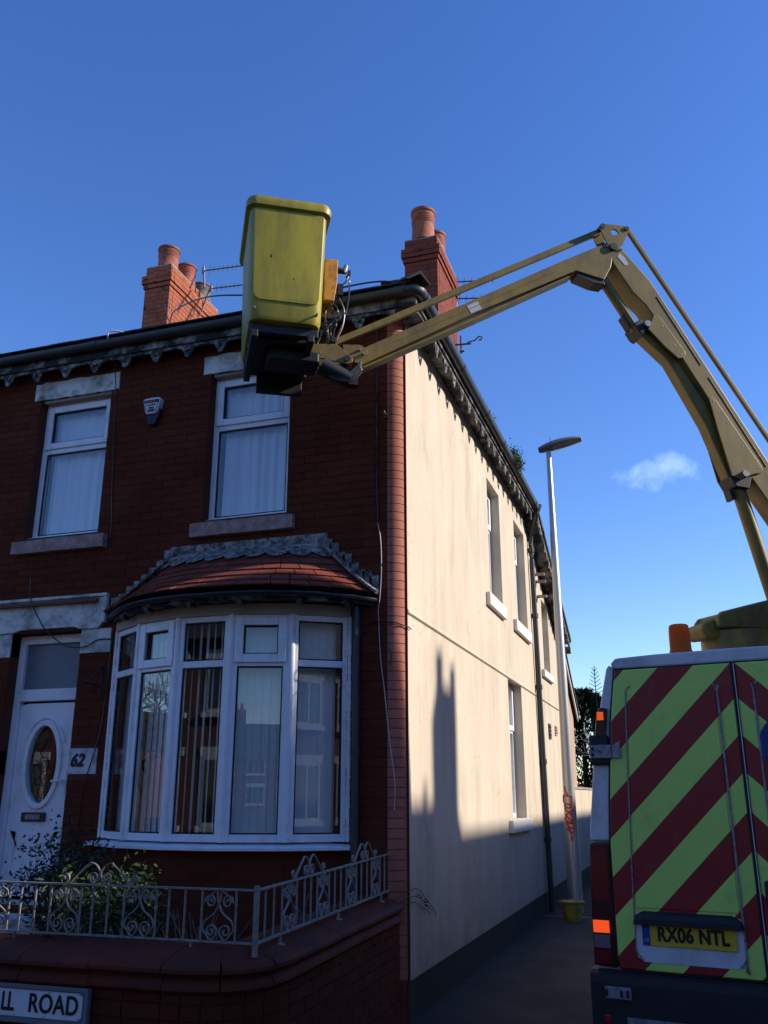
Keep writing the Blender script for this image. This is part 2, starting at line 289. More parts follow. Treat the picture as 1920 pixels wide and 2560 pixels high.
# ------------------------------------------------------------------ geometry helpers
class MB:
    def __init__(s): s.v = []; s.f = []
    def add(s, vs, fs):
        o = len(s.v); s.v += [tuple(v) for v in vs]; s.f += [tuple(i + o for i in f) for f in fs]; return s
    def box(s, x0, x1, y0, y1, z0, z1):
        return s.add([(x0, y0, z0), (x1, y0, z0), (x1, y1, z0), (x0, y1, z0), (x0, y0, z1), (x1, y0, z1), (x1, y1, z1), (x0, y1, z1)],
                     [(0, 3, 2, 1), (4, 5, 6, 7), (0, 1, 5, 4), (1, 2, 6, 5), (2, 3, 7, 6), (3, 0, 4, 7)])
    def prism(s, poly, a, b, axis='y'):
        # poly in the two other axes, extruded from a to b
        n = len(poly)
        def p(u, v, w):
            return {'y': (u, w, v), 'x': (w, u, v), 'z': (u, v, w)}[axis]
        vs = [p(u, v, a) for u, v in poly] + [p(u, v, b) for u, v in poly]
        fs = [tuple(range(n)), tuple(range(2 * n - 1, n - 1, -1))] + [(i, i + n, (i + 1) % n + n, (i + 1) % n) for i in range(n)]
        return s.add(vs, fs)
    def sweep(s, path, prof, closed=False, up=Vector((0, 0, 1)), cap=True):
        # prof: list of (side, up) offsets
        P = [Vector(p) for p in path]; n = len(P); k = len(prof); vs = []
        for i, p in enumerate(P):
            a = P[(i - 1) % n] if (closed or i > 0) else p; b = P[(i + 1) % n] if (closed or i < n - 1) else p
            t = (b - a)
            t = t.normalized() if t.length > 1e-9 else Vector((1, 0, 0))
            sd_ = t.cross(up)
            if sd_.length < 1e-3: sd_ = t.cross(Vector((0, 1, 0)))
            sd_.normalize(); u_ = sd_.cross(t)
            kk = 1.0
            if 0 < i < n - 1 or closed:
                d1 = (p - a).normalized(); d2 = (b - p).normalized()
                ca = max(.35, math.sqrt(max(0, (1 + d1.dot(d2)) / 2))); kk = 1 / ca
            vs += [p + sd_ * (x * kk) + u_ * y for x, y in prof]
        fs = []
        for i in range(n if closed else n - 1):
            for j in range(k):
                a0 = i * k + j; a1 = i * k + (j + 1) % k; b0 = ((i + 1) % n) * k + j; b1 = ((i + 1) % n) * k + (j + 1) % k
                fs.append((a0, a1, b1, b0))
        if cap and not closed: fs += [tuple(range(k - 1, -1, -1)), tuple((n - 1) * k + j for j in range(k))]
        return s.add(vs, fs)
    def tube(s, path, r, n=8, up=Vector((0, 0, 1))):
        return s.sweep(path, [(r * math.cos(2 * math.pi * i / n), r * math.sin(2 * math.pi * i / n)) for i in range(n)], up=up)
    def cone(s, p0, p1, r0, r1, n=10):
        p0, p1 = Vector(p0), Vector(p1); t = (p1 - p0).normalized(); a = t.orthogonal().normalized(); b = t.cross(a)
        vs = [p0 + (a * math.cos(2 * math.pi * i / n) + b * math.sin(2 * math.pi * i / n)) * r0 for i in range(n)] + [p1 + (a * math.cos(2 * math.pi * i / n) + b * math.sin(2 * math.pi * i / n)) * r1 for i in range(n)]
        return s.add(vs, [(i, (i + 1) % n, (i + 1) % n + n, i + n) for i in range(n)] + [tuple(range(n - 1, -1, -1)), tuple(range(n, 2 * n))])
    def lathe(s, prof, c=(0, 0, 0), n=24, cap=True):
        vs = []; k = len(prof)
        for r, z in prof: vs += [(c[0] + r * math.cos(2 * math.pi * i / n), c[1] + r * math.sin(2 * math.pi * i / n), c[2] + z) for i in range(n)]
        fs = [(j * n + i, j * n + (i + 1) % n, (j + 1) * n + (i + 1) % n, (j + 1) * n + i) for j in range(k - 1) for i in range(n)]
        if cap: fs += [tuple(range(n - 1, -1, -1)), tuple((k - 1) * n + i for i in range(n))]
        return s.add(vs, fs)
    def loft(s, rings, cap=True):
        n = len(rings[0]); vs = [p for r in rings for p in r]
        fs = [(j * n + i, j * n + (i + 1) % n, (j + 1) * n + (i + 1) % n, (j + 1) * n + i) for j in range(len(rings) - 1) for i in range(n)]
        if cap: fs += [tuple(range(n - 1, -1, -1)), tuple((len(rings) - 1) * n + i for i in range(n))]
        return s.add(vs, fs)
    def mesh(s, name, smooth=False, bevel=0):
        me = bpy.data.meshes.new(name); me.from_pydata(s.v, [], s.f); me.update()
        if smooth:
            me.polygons.foreach_set('use_smooth', [True] * len(me.polygons))
            try: me.set_sharp_from_angle(angle=R_(38))
            except Exception: pass
        return me
    def obj(s, name, mat, parent=None, smooth=False, world=False, bevel=0, flat=False):
        me = s.mesh(name, smooth); me.materials.append(MT[mat] if isinstance(mat, str) else mat)
        o = bpy.data.objects.new(name, me); col.objects.link(o)
        put(o, parent, world)
        if bevel:
            md = o.modifiers.new("bevel", 'BEVEL'); md.width = bevel; md.segments = 2; md.limit_method = 'ANGLE'; md.angle_limit = R_(40)
        return o
def put(o, parent, world=True):
    if parent is None: return
    o.parent = parent
    if world: o.matrix_parent_inverse = WM[parent.name].inverted()
    WM[o.name] = WM[parent.name] @ o.matrix_basis if not world else o.matrix_basis.copy()
WM = {}
def thing(name, label, cat, loc=(0, 0, 0), rz=0, group=None):
    o = bpy.data.objects.new(name, None); col.objects.link(o); o.empty_display_size = .1
    o.location = loc; o.rotation_euler = (0, 0, rz)
    tag(o, label, cat, group)
    WM[o.name] = Matrix.Translation(Vector(loc)) @ Matrix.Rotation(rz, 4, 'Z')
    return o
def tag(o, label, cat, group=None):
    o['label'] = label; o['category'] = cat
    if group: o['group'] = group
    WM.setdefault(o.name, Matrix.Identity(4)); return o
def kind(o, k): o['kind'] = k; WM.setdefault(o.name, Matrix.Identity(4)); return o
def part(mb, name, mat, parent, **k):       # mesh given in world coordinates under a thing
    return mb.obj(name, mat, parent, world=True, **k)
def lpart(mb, name, mat, parent, **k):      # mesh given in the parent's own coordinates
    return mb.obj(name, mat, parent, world=False, **k)
_brick = None
def brick_mesh(mat):
    key = "brick_block_" + mat
    if key in bpy.data.meshes: return bpy.data.meshes[key]
    cx, cy, cz = .010, .03, .030; mb = MB(); V = []
    h = .5
    idx = {}
    vs = []
    for ax in range(3):
        for sg in (-1, 1):
            for a in (-1, 1):
                for b in (-1, 1):
                    c = [0, 0, 0]; c[ax] = sg * h
                    o1, o2 = [i for i in range(3) if i != ax]; ins = (cx, cy, cz)
                    c[o1] = a * (h - ins[o1]); c[o2] = b * (h - ins[o2])
                    idx[(ax, sg, o1, a, o2, b)] = len(vs); vs.append(tuple(c))
    def g(ax, sg, o1, a, o2, b):
        if o1 > o2: o1, a, o2, b = o2, b, o1, a
        return idx[(ax, sg, o1, a, o2, b)]
    fs = []
    for ax in range(3):
        o1, o2 = [i for i in range(3) if i != ax]
        for sg in (-1, 1): fs.append((g(ax, sg, o1, -1, o2, -1), g(ax, sg, o1, 1, o2, -1), g(ax, sg, o1, 1, o2, 1), g(ax, sg, o1, -1, o2, 1)))
    for ax in range(3):
        o1, o2 = [i for i in range(3) if i != ax]
        for a in (-1, 1):
            for b in (-1, 1):
                fs.append((g(o1, a, ax, -1, o2, b), g(o1, a, ax, 1, o2, b), g(o2, b, ax, 1, o1, a), g(o2, b, ax, -1, o1, a)))
    for a in (-1, 1):
        for b in (-1, 1):
            for c in (-1, 1):
                fs.append((g(0, a, 1, b, 2, c), g(1, b, 0, a, 2, c), g(2, c, 0, a, 1, b)))
    me = MB().add(vs, fs).mesh(key); me.materials.append(MT[mat])
    import bmesh
    bm = bmesh.new(); bm.from_mesh(me); bmesh.ops.recalc_face_normals(bm, faces=bm.faces); bm.to_mesh(me); bm.free()
    return me
def brick(name, mat, parent, c, size, rz=0):
    o = bpy.data.objects.new(name, brick_mesh(mat)); col.objects.link(o)
    o.location = c; o.scale = size; o.rotation_euler = (0, 0, rz); o.parent = parent
    if parent.parent is None: o.matrix_parent_inverse = WM[parent.name].inverted()
    return o
def brick_join(name, mat, parent, items):
    me0 = brick_mesh(mat); V0 = [v.co.copy() for v in me0.vertices]; F0 = [tuple(p.vertices) for p in me0.polygons]; mb = MB()
    for c, s, rz in items:
        m = Matrix.Translation(Vector(c)) @ Matrix.Rotation(rz, 4, 'Z') @ Matrix.Diagonal((*s, 1))
        mb.add([m @ v for v in V0], F0)
    o = part(mb, name, mat, parent); o['kind'] = 'stuff'; return o
def text(name, body, size, loc, mat, parent, rx=90, rz=0, sx=1.0, offset=0, shear=0, world=True, extrude=.0015, align='CENTER', space=1.0):
    cu = bpy.data.curves.new(name, 'FONT'); cu.body = body; cu.size = size; cu.extrude = extrude; cu.shear = shear
    cu.align_x = align; cu.align_y = 'CENTER'; cu.space_character = space; cu.materials.append(MT[mat])
    tmp = bpy.data.objects.new("lettering_curve", cu); me = bpy.data.meshes.new_from_object(tmp); bpy.data.objects.remove(tmp)
    if offset:
        V = [v.co.copy() for v in me.vertices]; FF = [tuple(p.vertices) for p in me.polygons]; tb = MB()
        for i in range(9):
            dx = offset * math.cos(i * math.pi / 4) if i else 0; dy = offset * math.sin(i * math.pi / 4) if i else 0
            tb.add([(v.x + dx / sx, v.y + dy, v.z + .00006 * i) for v in V], FF)
        me = tb.mesh(name)
    if not me.materials: me.materials.append(MT[mat])
    o = bpy.data.objects.new(name, me); col.objects.link(o); o.location = loc; o.rotation_euler = (R_(rx), 0, R_(rz)); o.scale = (sx, 1, 1)
    o.parent = parent
    if world and parent.parent is None: o.matrix_parent_inverse = WM[parent.name].inverted()
    return o
def arc(cx, cy, r, a0, a1, n, z=0): return [(cx + r * math.cos(R_(a0 + (a1 - a0) * i / n)), cy + r * math.sin(R_(a0 + (a1 - a0) * i / n)), z) for i in range(n + 1)]
def catmull(pts, n=6):
    P = [Vector(p) for p in pts]; P = [P[0] * 2 - P[1]] + P + [P[-1] * 2 - P[-2]]; out = []
    for i in range(1, len(P) - 2):
        for j in range(n):
            t = j / n; a, b, c, d = P[i - 1:i + 3]
            out.append(.5 * ((2 * b) + (c - a) * t + (2 * a - 5 * b + 4 * c - d) * t * t + (3 * b - a - 3 * c + d) * t ** 3))
    out.append(P[-2]); return out

# ================================================================== SETTING
road = MB().add([(-300, -300, -.12), (300, -300, -.12), (300, 400, -.12), (-300, 400, -.12)], [(0, 1, 2, 3)]).obj("road", 'asphalt'); kind(road, 'structure')
# corner pavement: runs along the front of the houses and turns up the side street
pv = [(-40, -4.6), (-.4, -4.6)] + [(-.4 + 2.05 * math.cos(R_(a)), -2.55 + 2.05 * math.sin(R_(a))) for a in range(-80, 1, 10)] + [(1.65, 40), (-.6, 40), (-.6, -.2), (-40, -.2)]
pave = MB().prism(pv, -.14, 0.0, 'z').obj("pavement", 'paving'); kind(pave, 'structure')
kp = [Vector((x, y, 0)) for x, y in pv[:-3]]
# kerb stones, one by one along the curve
def resample(P, step):
    out = [P[0]]; acc = 0; cur = P[0]
    for a, b in zip(P, P[1:]):
        L = (b - a).length; t = step - acc
        while t <= L + 1e-9: out.append(a + (b - a) * (t / L)); t += step
        acc = (acc + L) % step
    return out
kerb = kind(bpy.data.objects.new("kerb", None), 'structure'); col.objects.link(kerb)
kr = [p for p in resample(kp, .9) if p.x > -6 and p.y < 14]
for a, b in zip(kr, kr[1:]):
    d = (b - a); m = (a + b) / 2; ang = math.atan2(d.y, d.x); nrm = Vector((d.y, -d.x, 0)).normalized()
    brick("kerb_stone", 'kerb', kerb, m + nrm * .062 + Vector((0, 0, -.055)), (d.length - .008, .12, .13), ang)
# flag edging across the side pavement (the pale line by the bucket)
soil = MB().box(-40, -.28, -2.42, -.102, -.1, .50).obj("garden_soil", 'soil'); kind(soil, 'structure')

# ================================================================== CORNER HOUSE
F = -.10
house = thing("corner_house", "red brick corner house with cream rendered side wall, white bay window and white front door", "house", (-3, 3, 0))

def wall_cells(x0, x1, z0, z1, holes):
    xs = sorted({x0, x1} | {h[0] for h in holes} | {h[1] for h in holes}); zs = sorted({z0, z1} | {h[2] for h in holes} | {h[3] for h in holes})
    xs = [x for x in xs if x0 <= x <= x1]; zs = [z for z in zs if z0 <= z <= z1]
    out = []
    for zi in range(len(zs) - 1):
        run = None
        for xi in range(len(xs) - 1):
            cx, cz = (xs[xi] + xs[xi + 1]) / 2, (zs[zi] + zs[zi + 1]) / 2
            inside = any(h[0] < cx < h[1] and h[2] < cz < h[3] for h in holes)
            if not inside:
                if run is None: run = [xs[xi], xs[xi + 1]]
                else: run[1] = xs[xi + 1]
            if inside and run: out.append((*run, zs[zi], zs[zi + 1])); run = None
        if run: out.append((*run, zs[zi], zs[zi + 1]))
    return out
LW = (-3.94, -3.09, 4.04, 5.54); RW = (-1.95, -1.10, 4.04, 5.54); DR = (-3.93, -3.145, .70, 3.09); BY = (-2.62, -.60, 1.2, 3.1)
holes = [LW, RW, DR, BY]
mb = MB()
for x0, x1, z0, z1 in wall_cells(-9.0, -.146, .0, 5.9, holes): mb.box(x0, x1, F + .003, F + .24, z0, z1)
fw = part(mb, "front_wall", 'mortar', house)
# no-brick zones: openings plus stone pieces
stone = [(-4.02, -3.0, 5.54, 5.735), (-2.03, -1.02, 5.54, 5.735), (-4.03, -2.97, 3.87, 4.04), (-2.04, -1.01, 3.87, 4.04), (-4.30, -2.91, 3.09, 3.39),
         (-3.145, -2.82, 2.865, 3.09), (-4.25, -3.93, 2.865, 3.09), (-3.145, -2.85, 1.79, 2.012), (-4.22, -3.93, 1.79, 2.012)]
def cut(iv, holes_, z0, z1):
    segs = [iv]
    for h in holes_:
        if h[2] < z1 - .02 and h[3] > z0 + .02:
            ns = []
            for a, b in segs:
                if h[1] <= a or h[0] >= b: ns.append((a, b)); continue
                if h[0] > a: ns.append((a, h[0]))
                if h[1] < b: ns.append((h[1], b))
            segs = ns
    return [(a, b) for a, b in segs if b - a > .03]
CH = .076
items = []
zc = .30; k = 0
while zc < 5.86:
    x = -.146 - (.112 if k % 2 else 0)
    xs = [(-.146 - .112, -.146)] if k % 2 else []
    while x > -6.4: xs.append((x - .225, x)); x -= .225
    for a, b in xs:
        for c, d in cut((a, b), holes + stone, zc, zc + CH):
            jit = random.uniform(-.0016, .0012)
            items.append((Vector(((c + d) / 2, F + .048 + jit, zc + CH / 2)), (d - c - .004, .1, CH - .004), 0))
    zc += CH; k += 1
def hidden(p):     # behind the bay, its roof or below the garden wall line
    return (-2.75 < p.x < -.45 and 1.0 < p.z < 3.15) or (-2.45 < p.x < -.6 and 3.1 < p.z < 3.75) or p.z < .95 or p.x < -4.25
vis = sorted([i for i in items if not hidden(i[0])], key=lambda i: (i[0] - CAM).length)
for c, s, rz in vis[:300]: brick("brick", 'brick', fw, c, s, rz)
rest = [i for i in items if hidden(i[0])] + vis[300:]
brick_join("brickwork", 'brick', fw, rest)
# rounded corner bricks
zc = .30; k = 0; r = .13; cx, cy = -.142, .03
cm = {}
for L in (.115, .225):
    pts = [(cx, F + r)] if False else []
    prof = [(-.144, F)] + [(cx + r * math.cos(R_(a)), cy + r * math.sin(R_(a))) for a in range(-88, -15, 8)] + [(cx + .05, .003), (-.144, F + .08)]
    cm[L] = prof
fwc = []
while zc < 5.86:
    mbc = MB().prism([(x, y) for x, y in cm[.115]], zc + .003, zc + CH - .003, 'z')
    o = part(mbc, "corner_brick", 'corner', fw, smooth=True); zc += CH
part(MB().prism([(-.24, F + .012)] + [(cx + (r - .005) * math.cos(R_(a)), cy + (r - .005) * math.sin(R_(a))) for a in range(-88, -15, 8)] + [(cx + .1, .0035), (-.24, .0035)], .0, 5.86, 'z'), "corner_mortar", 'mortar', fw, smooth=True)

# --- side wall (rendered)
GW = (4.50, 5.50, 1.33, 3.08); W1 = (3.58, 4.38, 3.96, 5.52); W2 = (5.48, 6.36, 3.96, 5.51); W3 = (7.88, 8.60, 3.58, 4.80)
sh = [GW, W1, W2, W3]
mb = MB()
for y0, y1, z0, z1 in wall_cells(.004, 9.68, .29, 4.36, sh): mb.box(-.25, 0, y0, y1, z0, z1)
for y0, y1, z0, z1 in wall_cells(.004, 6.5, 4.36, 5.87, [W1, W2]): mb.box(-.25, 0, y0, y1, z0, z1)
for y0, y1, z0, z1 in wall_cells(6.5, 8.72, 4.36, 4.80, [W3]): mb.box(-.25, 0, y0, y1, z0, z1)
mb.prism([(6.5, 4.80), (8.72, 4.80), (6.5, 5.80)], -.25, 0, 'x')
mb.prism([(8.72, 4.36), (9.68, 4.36), (8.72, 4.80)], -.25, 0, 'x')
sw = part(mb, "side_wall", 'render', house)
part(MB().box(-.25, -.018, .004, 9.68, -.1, .287), "plinth", 'plinth', house)
# render stop band between storeys: a raised fillet with a shadow gap under it
part(MB().prism([(0, 3.075), (.008, 3.082), (.008, 3.10), (0, 3.112)], .01, 9.6, 'y'), "band_course", 'render', sw)
part(MB().box(.0004, .003, .01, 9.6, 3.062, 3.074), "band_joint", 'rail_dark', sw)
part(MB().box(-.016, .002, -.005, .0035, .29, 5.8), "render_bead", 'mortar', sw)
# inner shell so rooms stay dark
part(MB().box(-9.2, -9.0, F, 9.6, 0, 5.84), "end_wall", 'farbrick', house)
part(MB().box(-9.0, -.25, 9.4, 9.6, 0, 4.35), "rear_wall", 'farbrick', house)
part(MB().box(-9.0, -.26, 2.2, 2.3, .2, 5.8), "room_partition", 'room', house)
part(MB().box(-9.0, -.26, F + .26, 9.3, 3.25, 3.45), "upper_floor", 'room', house)
part(MB().box(-1.6, -1.5, 2.31, 9.3, .2, 5.8), "room_partition", 'room', house)

# vents and dark plates on the side wall
for (y, z, w, h, mt) in ((8.05, 2.62, .22, .24, 'black'), (8.80, 2.68, .2, .16, 'farpale'), (9.50, 0.77, .22, .26, 'plinth')):
    v_ = part(MB().box(.0005, .02, y - w / 2, y + w / 2, z - h / 2, z + h / 2), "wall_vent", mt, sw)
    for j in range(3): part(MB().box(.02, .026, y - w / 2 + .02, y + w / 2 - .02, z - h / 2 + h * (.2 + .27 * j), z - h / 2 + h * (.32 + .27 * j)), "vent_slat", 'plinth', sw)
part(MB().box(.0005, .05, 9.50, 9.66, 2.40, 2.86), "wall_vent", 'black', sw)

# --- windows
def upvc_window(x0, x1, z0, z1, zt, y, parent):
    """two-light white casement, top-hung fanlight over a fixed pane; y is the outer face"""
    w = thing_part(parent, "window")
    f = .058
    fr = MB(); fr.box(x0, x0 + f, y, y + .07, z0, z1); fr.box(x1 - f, x1, y, y + .07, z0, z1)
    fr.box(x0 + f, x1 - f, y + .001, y + .07, z1 - f, z1); fr.box(x0 + f, x1 - f, y + .001, y + .07, z0, z0 + .05); fr.box(x0 + f, x1 - f, y + .001, y + .07, zt - .055, zt + .012)
    part(fr, "frame", 'upvc', w, bevel=.006)
    s = MB(); a0, a1, b0, b1 = x0 + .03, x1 - .03, zt - .005, z1 - .03; g = .07
    s.box(a0, a0 + g, y - .018, y - .001, b0, b1); s.box(a1 - g, a1, y - .018, y - .001, b0, b1); s.box(a0 + g, a1 - g, y - .017, y - .001, b1 - g, b1); s.box(a0 + g, a1 - g, y - .017, y - .001, b0, b0 + g)
    part(s, "sash", 'upvc', w, bevel=.008)
    gk = MB(); e = .012
    for (p0, p1, q0, q1, yy) in ((a0 + g, a1 - g, b0 + g, b1 - g, y + .004), (x0 + f, x1 - f, z0 + .05, zt - .055, y + .012)):
        gk.box(p0, p0 + e, yy, yy + .01, q0, q1); gk.box(p1 - e, p1, yy, yy + .01, q0, q1); gk.box(p0 + e, p1 - e, yy, yy + .01, q1 - e, q1); gk.box(p0 + e, p1 - e, yy, yy + .01, q0, q0 + e)
    part(gk, "gasket", 'gasket', w)
    part(MB().box(a0 + g - .006, a1 - g + .006, y + .014, y + .020, b0 + g - .006, b1 - g + .006), "pane", 'glass', w)
    part(MB().box(x0 + f - .006, x1 - f + .006, y + .022, y + .028, z0 + .044, zt - .05), "pane", 'glass', w)
    return w
def thing_part(parent, name):
    o = bpy.data.objects.new(name, None); col.objects.link(o); put(o, parent, True); return o
def curtain(x0, x1, z0, z1, y, parent, seed, gap=None):
    rnd = random.Random(seed); mb = MB(); n = 120; ph = [rnd.uniform(0, 6.28) for _ in range(4)]
    vs = []
    for j in range(9):
        t = j / 8
        for i in range(n + 1):
            u = i / n; x = x0 + (x1 - x0) * u
            d = .016 * math.sin(u * 46 + ph[0] + 1.2 * math.sin(u * 9 + ph[1])) + .012 * math.sin(u * 17 + ph[2] + t * .8) + .004 * math.sin(u * 90 + ph[3])
            gate = .7 + .9 * max(0, math.sin(u * 5.3 + ph[1]) * .6 + math.sin(u * 11.7 + ph[3]) * .5)
            vs.append((x + .012 * math.sin(t * 2 + u * 7), y + d * gate * (.6 + .5 * (1 - t)), z0 + (z1 - z0) * t))
    fs = [(j * (n + 1) + i, j * (n + 1) + i + 1, (j + 1) * (n + 1) + i + 1, (j + 1) * (n + 1) + i) for j in range(8) for i in range(n)]
    o = part(mb.add(vs, fs), "curtain", 'curtain', parent, smooth=True); return o
def rough_block(x0, x1, z0, z1, y0, y1, seed, amp=.008):
    rnd = random.Random(seed); nx = 16; mb = MB(); rings = []
    for i in range(nx + 1):
        x = x0 + (x1 - x0) * i / nx; j = lambda: rnd.uniform(-amp, amp)
        rings.append([(x, y0 + j() * .3, z0 + j() * .6), (x, y0 - .002 + j() * .3, (z0 + z1) / 2), (x, y0 + j() * .3, z1 + j()), (x, y1, z1 + j() * .3), (x, y1, z0)])
    return mb.loft(rings)
for i, (o_, lx, sx_) in enumerate(((LW, (-4.02, -3.0), (-4.03, -2.97)), (RW, (-2.03, -1.02), (-2.04, -1.01)))):
    w = upvc_window(o_[0] + .004, o_[1] - .004, o_[2], o_[3] - .02, 5.02, F + .10, house)
    curtain(o_[0] + .07, o_[1] - .03, o_[2] + .03, o_[3] - .06, F + .20, w, 3 + i)
    part(rough_block(*lx, 5.54, 5.732, F - .012, F + .10, 11 + i), "lintel", 'stone_white', w)
    part(MB().box(lx[0] + .1, lx[1] - .1, F + .02, F + .10, 5.515, 5.541), "lintel_soffit", 'cream', w)
    part(rough_block(*sx_, 3.872, 4.0, F - .065, F + .12, 21 + i, .004), "sill", 'stone_red', w)
    part(MB().box(o_[0] + .01, o_[1] - .01, F + .03, F + .11, 4.0, 4.052), "sill_trim", 'upvc', w)

def side_window(o_, zt, sz0, sz1, ys):
    w = thing_part(house, "window"); y0, y1, z0, z1 = o_; xo = -.135; f = .06
    fr = MB(); fr.box(xo - .07, xo, y0, y0 + f, z0, z1); fr.box(xo - .07, xo, y1 - f, y1, z0, z1)
    for a, b in ((z1 - f, z1), (z0, z0 + .06), (zt - .03, zt + .03)): fr.box(xo - .07, xo - .001, y0 + f, y1 - f, a, b)
    part(fr, "frame", 'upvc', w, bevel=.006)
    s = MB(); a0, a1, b0, b1 = y0 + .03, y1 - .03, zt + .005, z1 - .02; g = .07
    s.box(xo + .001, xo + .02, a0, a0 + g, b0, b1); s.box(xo + .001, xo + .02, a1 - g, a1, b0, b1); s.box(xo + .001, xo + .019, a0 + g, a1 - g, b1 - g, b1); s.box(xo + .001, xo + .019, a0 + g, a1 - g, b0, b0 + g)
    part(s, "sash", 'upvc', w, bevel=.008)
    part(MB().box(xo - .03, xo - .024, y0 + f, y1 - f, z0 + .06, zt - .03), "pane", 'glass', w)
    part(MB().box(xo - .012, xo - .006, a0 + g, a1 - g, b0 + g, b1 - g), "pane", 'glass', w)
    part(MB().box(xo - .10, xo - .09, y0, y1, z0, z1), "curtain", 'curtain', w)
    part(MB().box(-.12, .055, ys[0], ys[1], sz0, sz1), "sill", 'sill_white', w, bevel=.006)
side_window(W1, 5.0, 3.80, 3.955, (3.30, 4.38)); side_window(W2, 5.0, 3.80, 3.955, (5.12, 6.40)); side_window(W3, 4.4, 3.46, 3.575, (7.56, 8.66)); side_window(GW, 2.45, 1.18, 1.325, (4.2, 5.66))

# --- front door
dr = thing_part(house, "door"); y = F + .12
fr = MB(); fr.box(DR[0], DR[0] + .07, y, y + .08, .73, 3.08); fr.box(DR[1] - .07, DR[1], y, y + .08, .73, 3.08); fr.box(DR[0] + .07, DR[1] - .07, y + .001, y + .08, 3.0, 3.08); fr.box(DR[0] + .07, DR[1] - .07, y + .001, y + .08, 2.46, 2.57)
part(fr, "door_frame", 'upvc', dr, bevel=.006)
part(MB().box(DR[0] + .066, DR[1] - .066, y + .04, y + .046, 2.56, 3.01), "fanlight_pane", 'frost', dr)
x0, x1 = DR[0] + .075, DR[1] - .075; yl = y + .03
ocx, ocz, orx, orz = -3.545, 1.885, .165, .345
def oval(k, n=48): return [(ocx + (orx + k) * math.cos(2 * math.pi * i / n), ocz + (orz + k) * math.sin(2 * math.pi * i / n)) for i in range(n)]
def plate_hole(mb, outer, inner, y0, y1):
    n = len(inner); vs = [(u, y0, v) for u, v in outer] + [(u, y0, v) for u, v in inner] + [(u, y1, v) for u, v in outer] + [(u, y1, v) for u, v in inner]
    fs = []
    for i in range(n):
        j = (i + 1) % n
        fs += [(i, j, n + j, n + i), (2 * n + i, 3 * n + i, 3 * n + j, 2 * n + j), (n + i, n + j, 3 * n + j, 3 * n + i), (i, 2 * n + i, 2 * n + j, j)]
    return mb.add(vs, fs)
def rect_ring(x0, x1, z0, z1, cx_, cz_, n=48):
    out = []
    for i in range(n):
        a = 2 * math.pi * i / n; dx, dz = math.cos(a), math.sin(a)
        t = min(((x1 - cx_) / dx if dx > 1e-9 else (x0 - cx_) / dx if dx < -1e-9 else 1e9), ((z1 - cz_) / dz if dz > 1e-9 else (z0 - cz_) / dz if dz < -1e-9 else 1e9))
        out.append((cx_ + dx * t, cz_ + dz * t))
    return out
lf = MB(); plate_hole(lf, rect_ring(x0, x1, 1.5, 2.44, ocx, ocz), oval(0), yl, yl + .045); lf.box(x0, x1, yl, yl + .045, .76, 1.5)
leaf = part(lf, "door_leaf", 'upvc', dr)
ring = MB(); plate_hole(ring, oval(.05), oval(.0), yl - .022, yl - .001); part(ring, "oval_moulding", 'upvc', dr, smooth=True, bevel=.008)
arch = [(ocx + (orx + .085) * math.cos(R_(a)), yl - .006, ocz + (orz + .075) * math.sin(R_(a))) for a in range(28, 153, 6)]
part(MB().tube(arch, .014, 8), "arch_moulding", 'upvc', dr, smooth=True)
part(MB().prism(oval(.004), yl + .02, yl + .026, 'y'), "door_pane", 'glass', dr)
ld = MB()
for rr, ox, oz in ((.055, 0, 0), (.03, 0, 0), (.035, .02, .2), (.035, -.05, .16), (.03, -.04, -.15), (.03, .05, -.12), (.05, .02, -.24)):
    ld.tube([(ocx + ox + rr * math.cos(2 * math.pi * i / 20), yl + .016, ocz + oz + 1.2 * rr * math.sin(2 * math.pi * i / 20)) for i in range(21)], .003, 5, up=Vector((0, 1, 0)))
for q in ([(-.02, .06), (-.05, .12), (.0, .18), (.02, .24), (0, .34)], [(.0, -.06), (-.03, -.12), (.03, -.2), (0, -.34)], [(-.055, 0), (-.1, .04), (-.165, .0)], [(.055, 0), (.1, -.05), (.165, 0)], [(-.1, .2), (-.13, .05), (-.09, -.1), (-.1, -.25)], [(.1, .2), (.12, .05), (.1, -.1), (.08, -.28)]):
    ld.tube(catmull([(ocx + a, yl + .016, ocz + b) for a, b in q]), .003, 5, up=Vector((0, 1, 0)))
part(ld, "leaded_pattern", 'black', dr)
for s_ in (-1, 1):
    cxp = (x0 + x1) / 2 + s_ * .135
    o_ = [(cxp - .1, .86), (cxp + .1, .86), (cxp + .1, 1.18 + (.12 if s_ > 0 else 0)), (cxp + .03 * s_, 1.16), (cxp - .1, 1.18 + (.12 if s_ < 0 else 0))]
    po = MB()
    pl = [(a, yl - .004, b) for a, b in o_]; po.sweep(pl, [(-.012, -.008), (.012, -.008), (.006, .008), (-.006, .008)], closed=True, up=Vector((0, 1, 0)))
    part(po, "panel_moulding", 'upvc', dr)
part(MB().box(-3.70, -3.44, yl - .02, yl - .0005, 1.385, 1.465), "letter_plate", 'black', dr, bevel=.006)
part(MB().box(-3.65, -3.49, yl - .026, yl - .021, 1.405, 1.445), "letter_flap", 'hinge', dr)
hd = MB(); hd.box(-3.30, -3.265, yl - .012, yl - .0005, 1.62, 1.84); hd.tube([(-3.283, yl - .012, 1.74), (-3.283, yl - .05, 1.74), (-3.39, yl - .05, 1.735)], .010, 8)
part(hd, "handle", 'upvc', dr)
part(MB().box(DR[0], DR[1], y - .05, y + .1, .64, .728), "threshold", 'stone_white', dr)
part(MB().box(-4.3, -2.95, F - .38, F + .0, .50, .64), "door_step", 'stone_white', house)
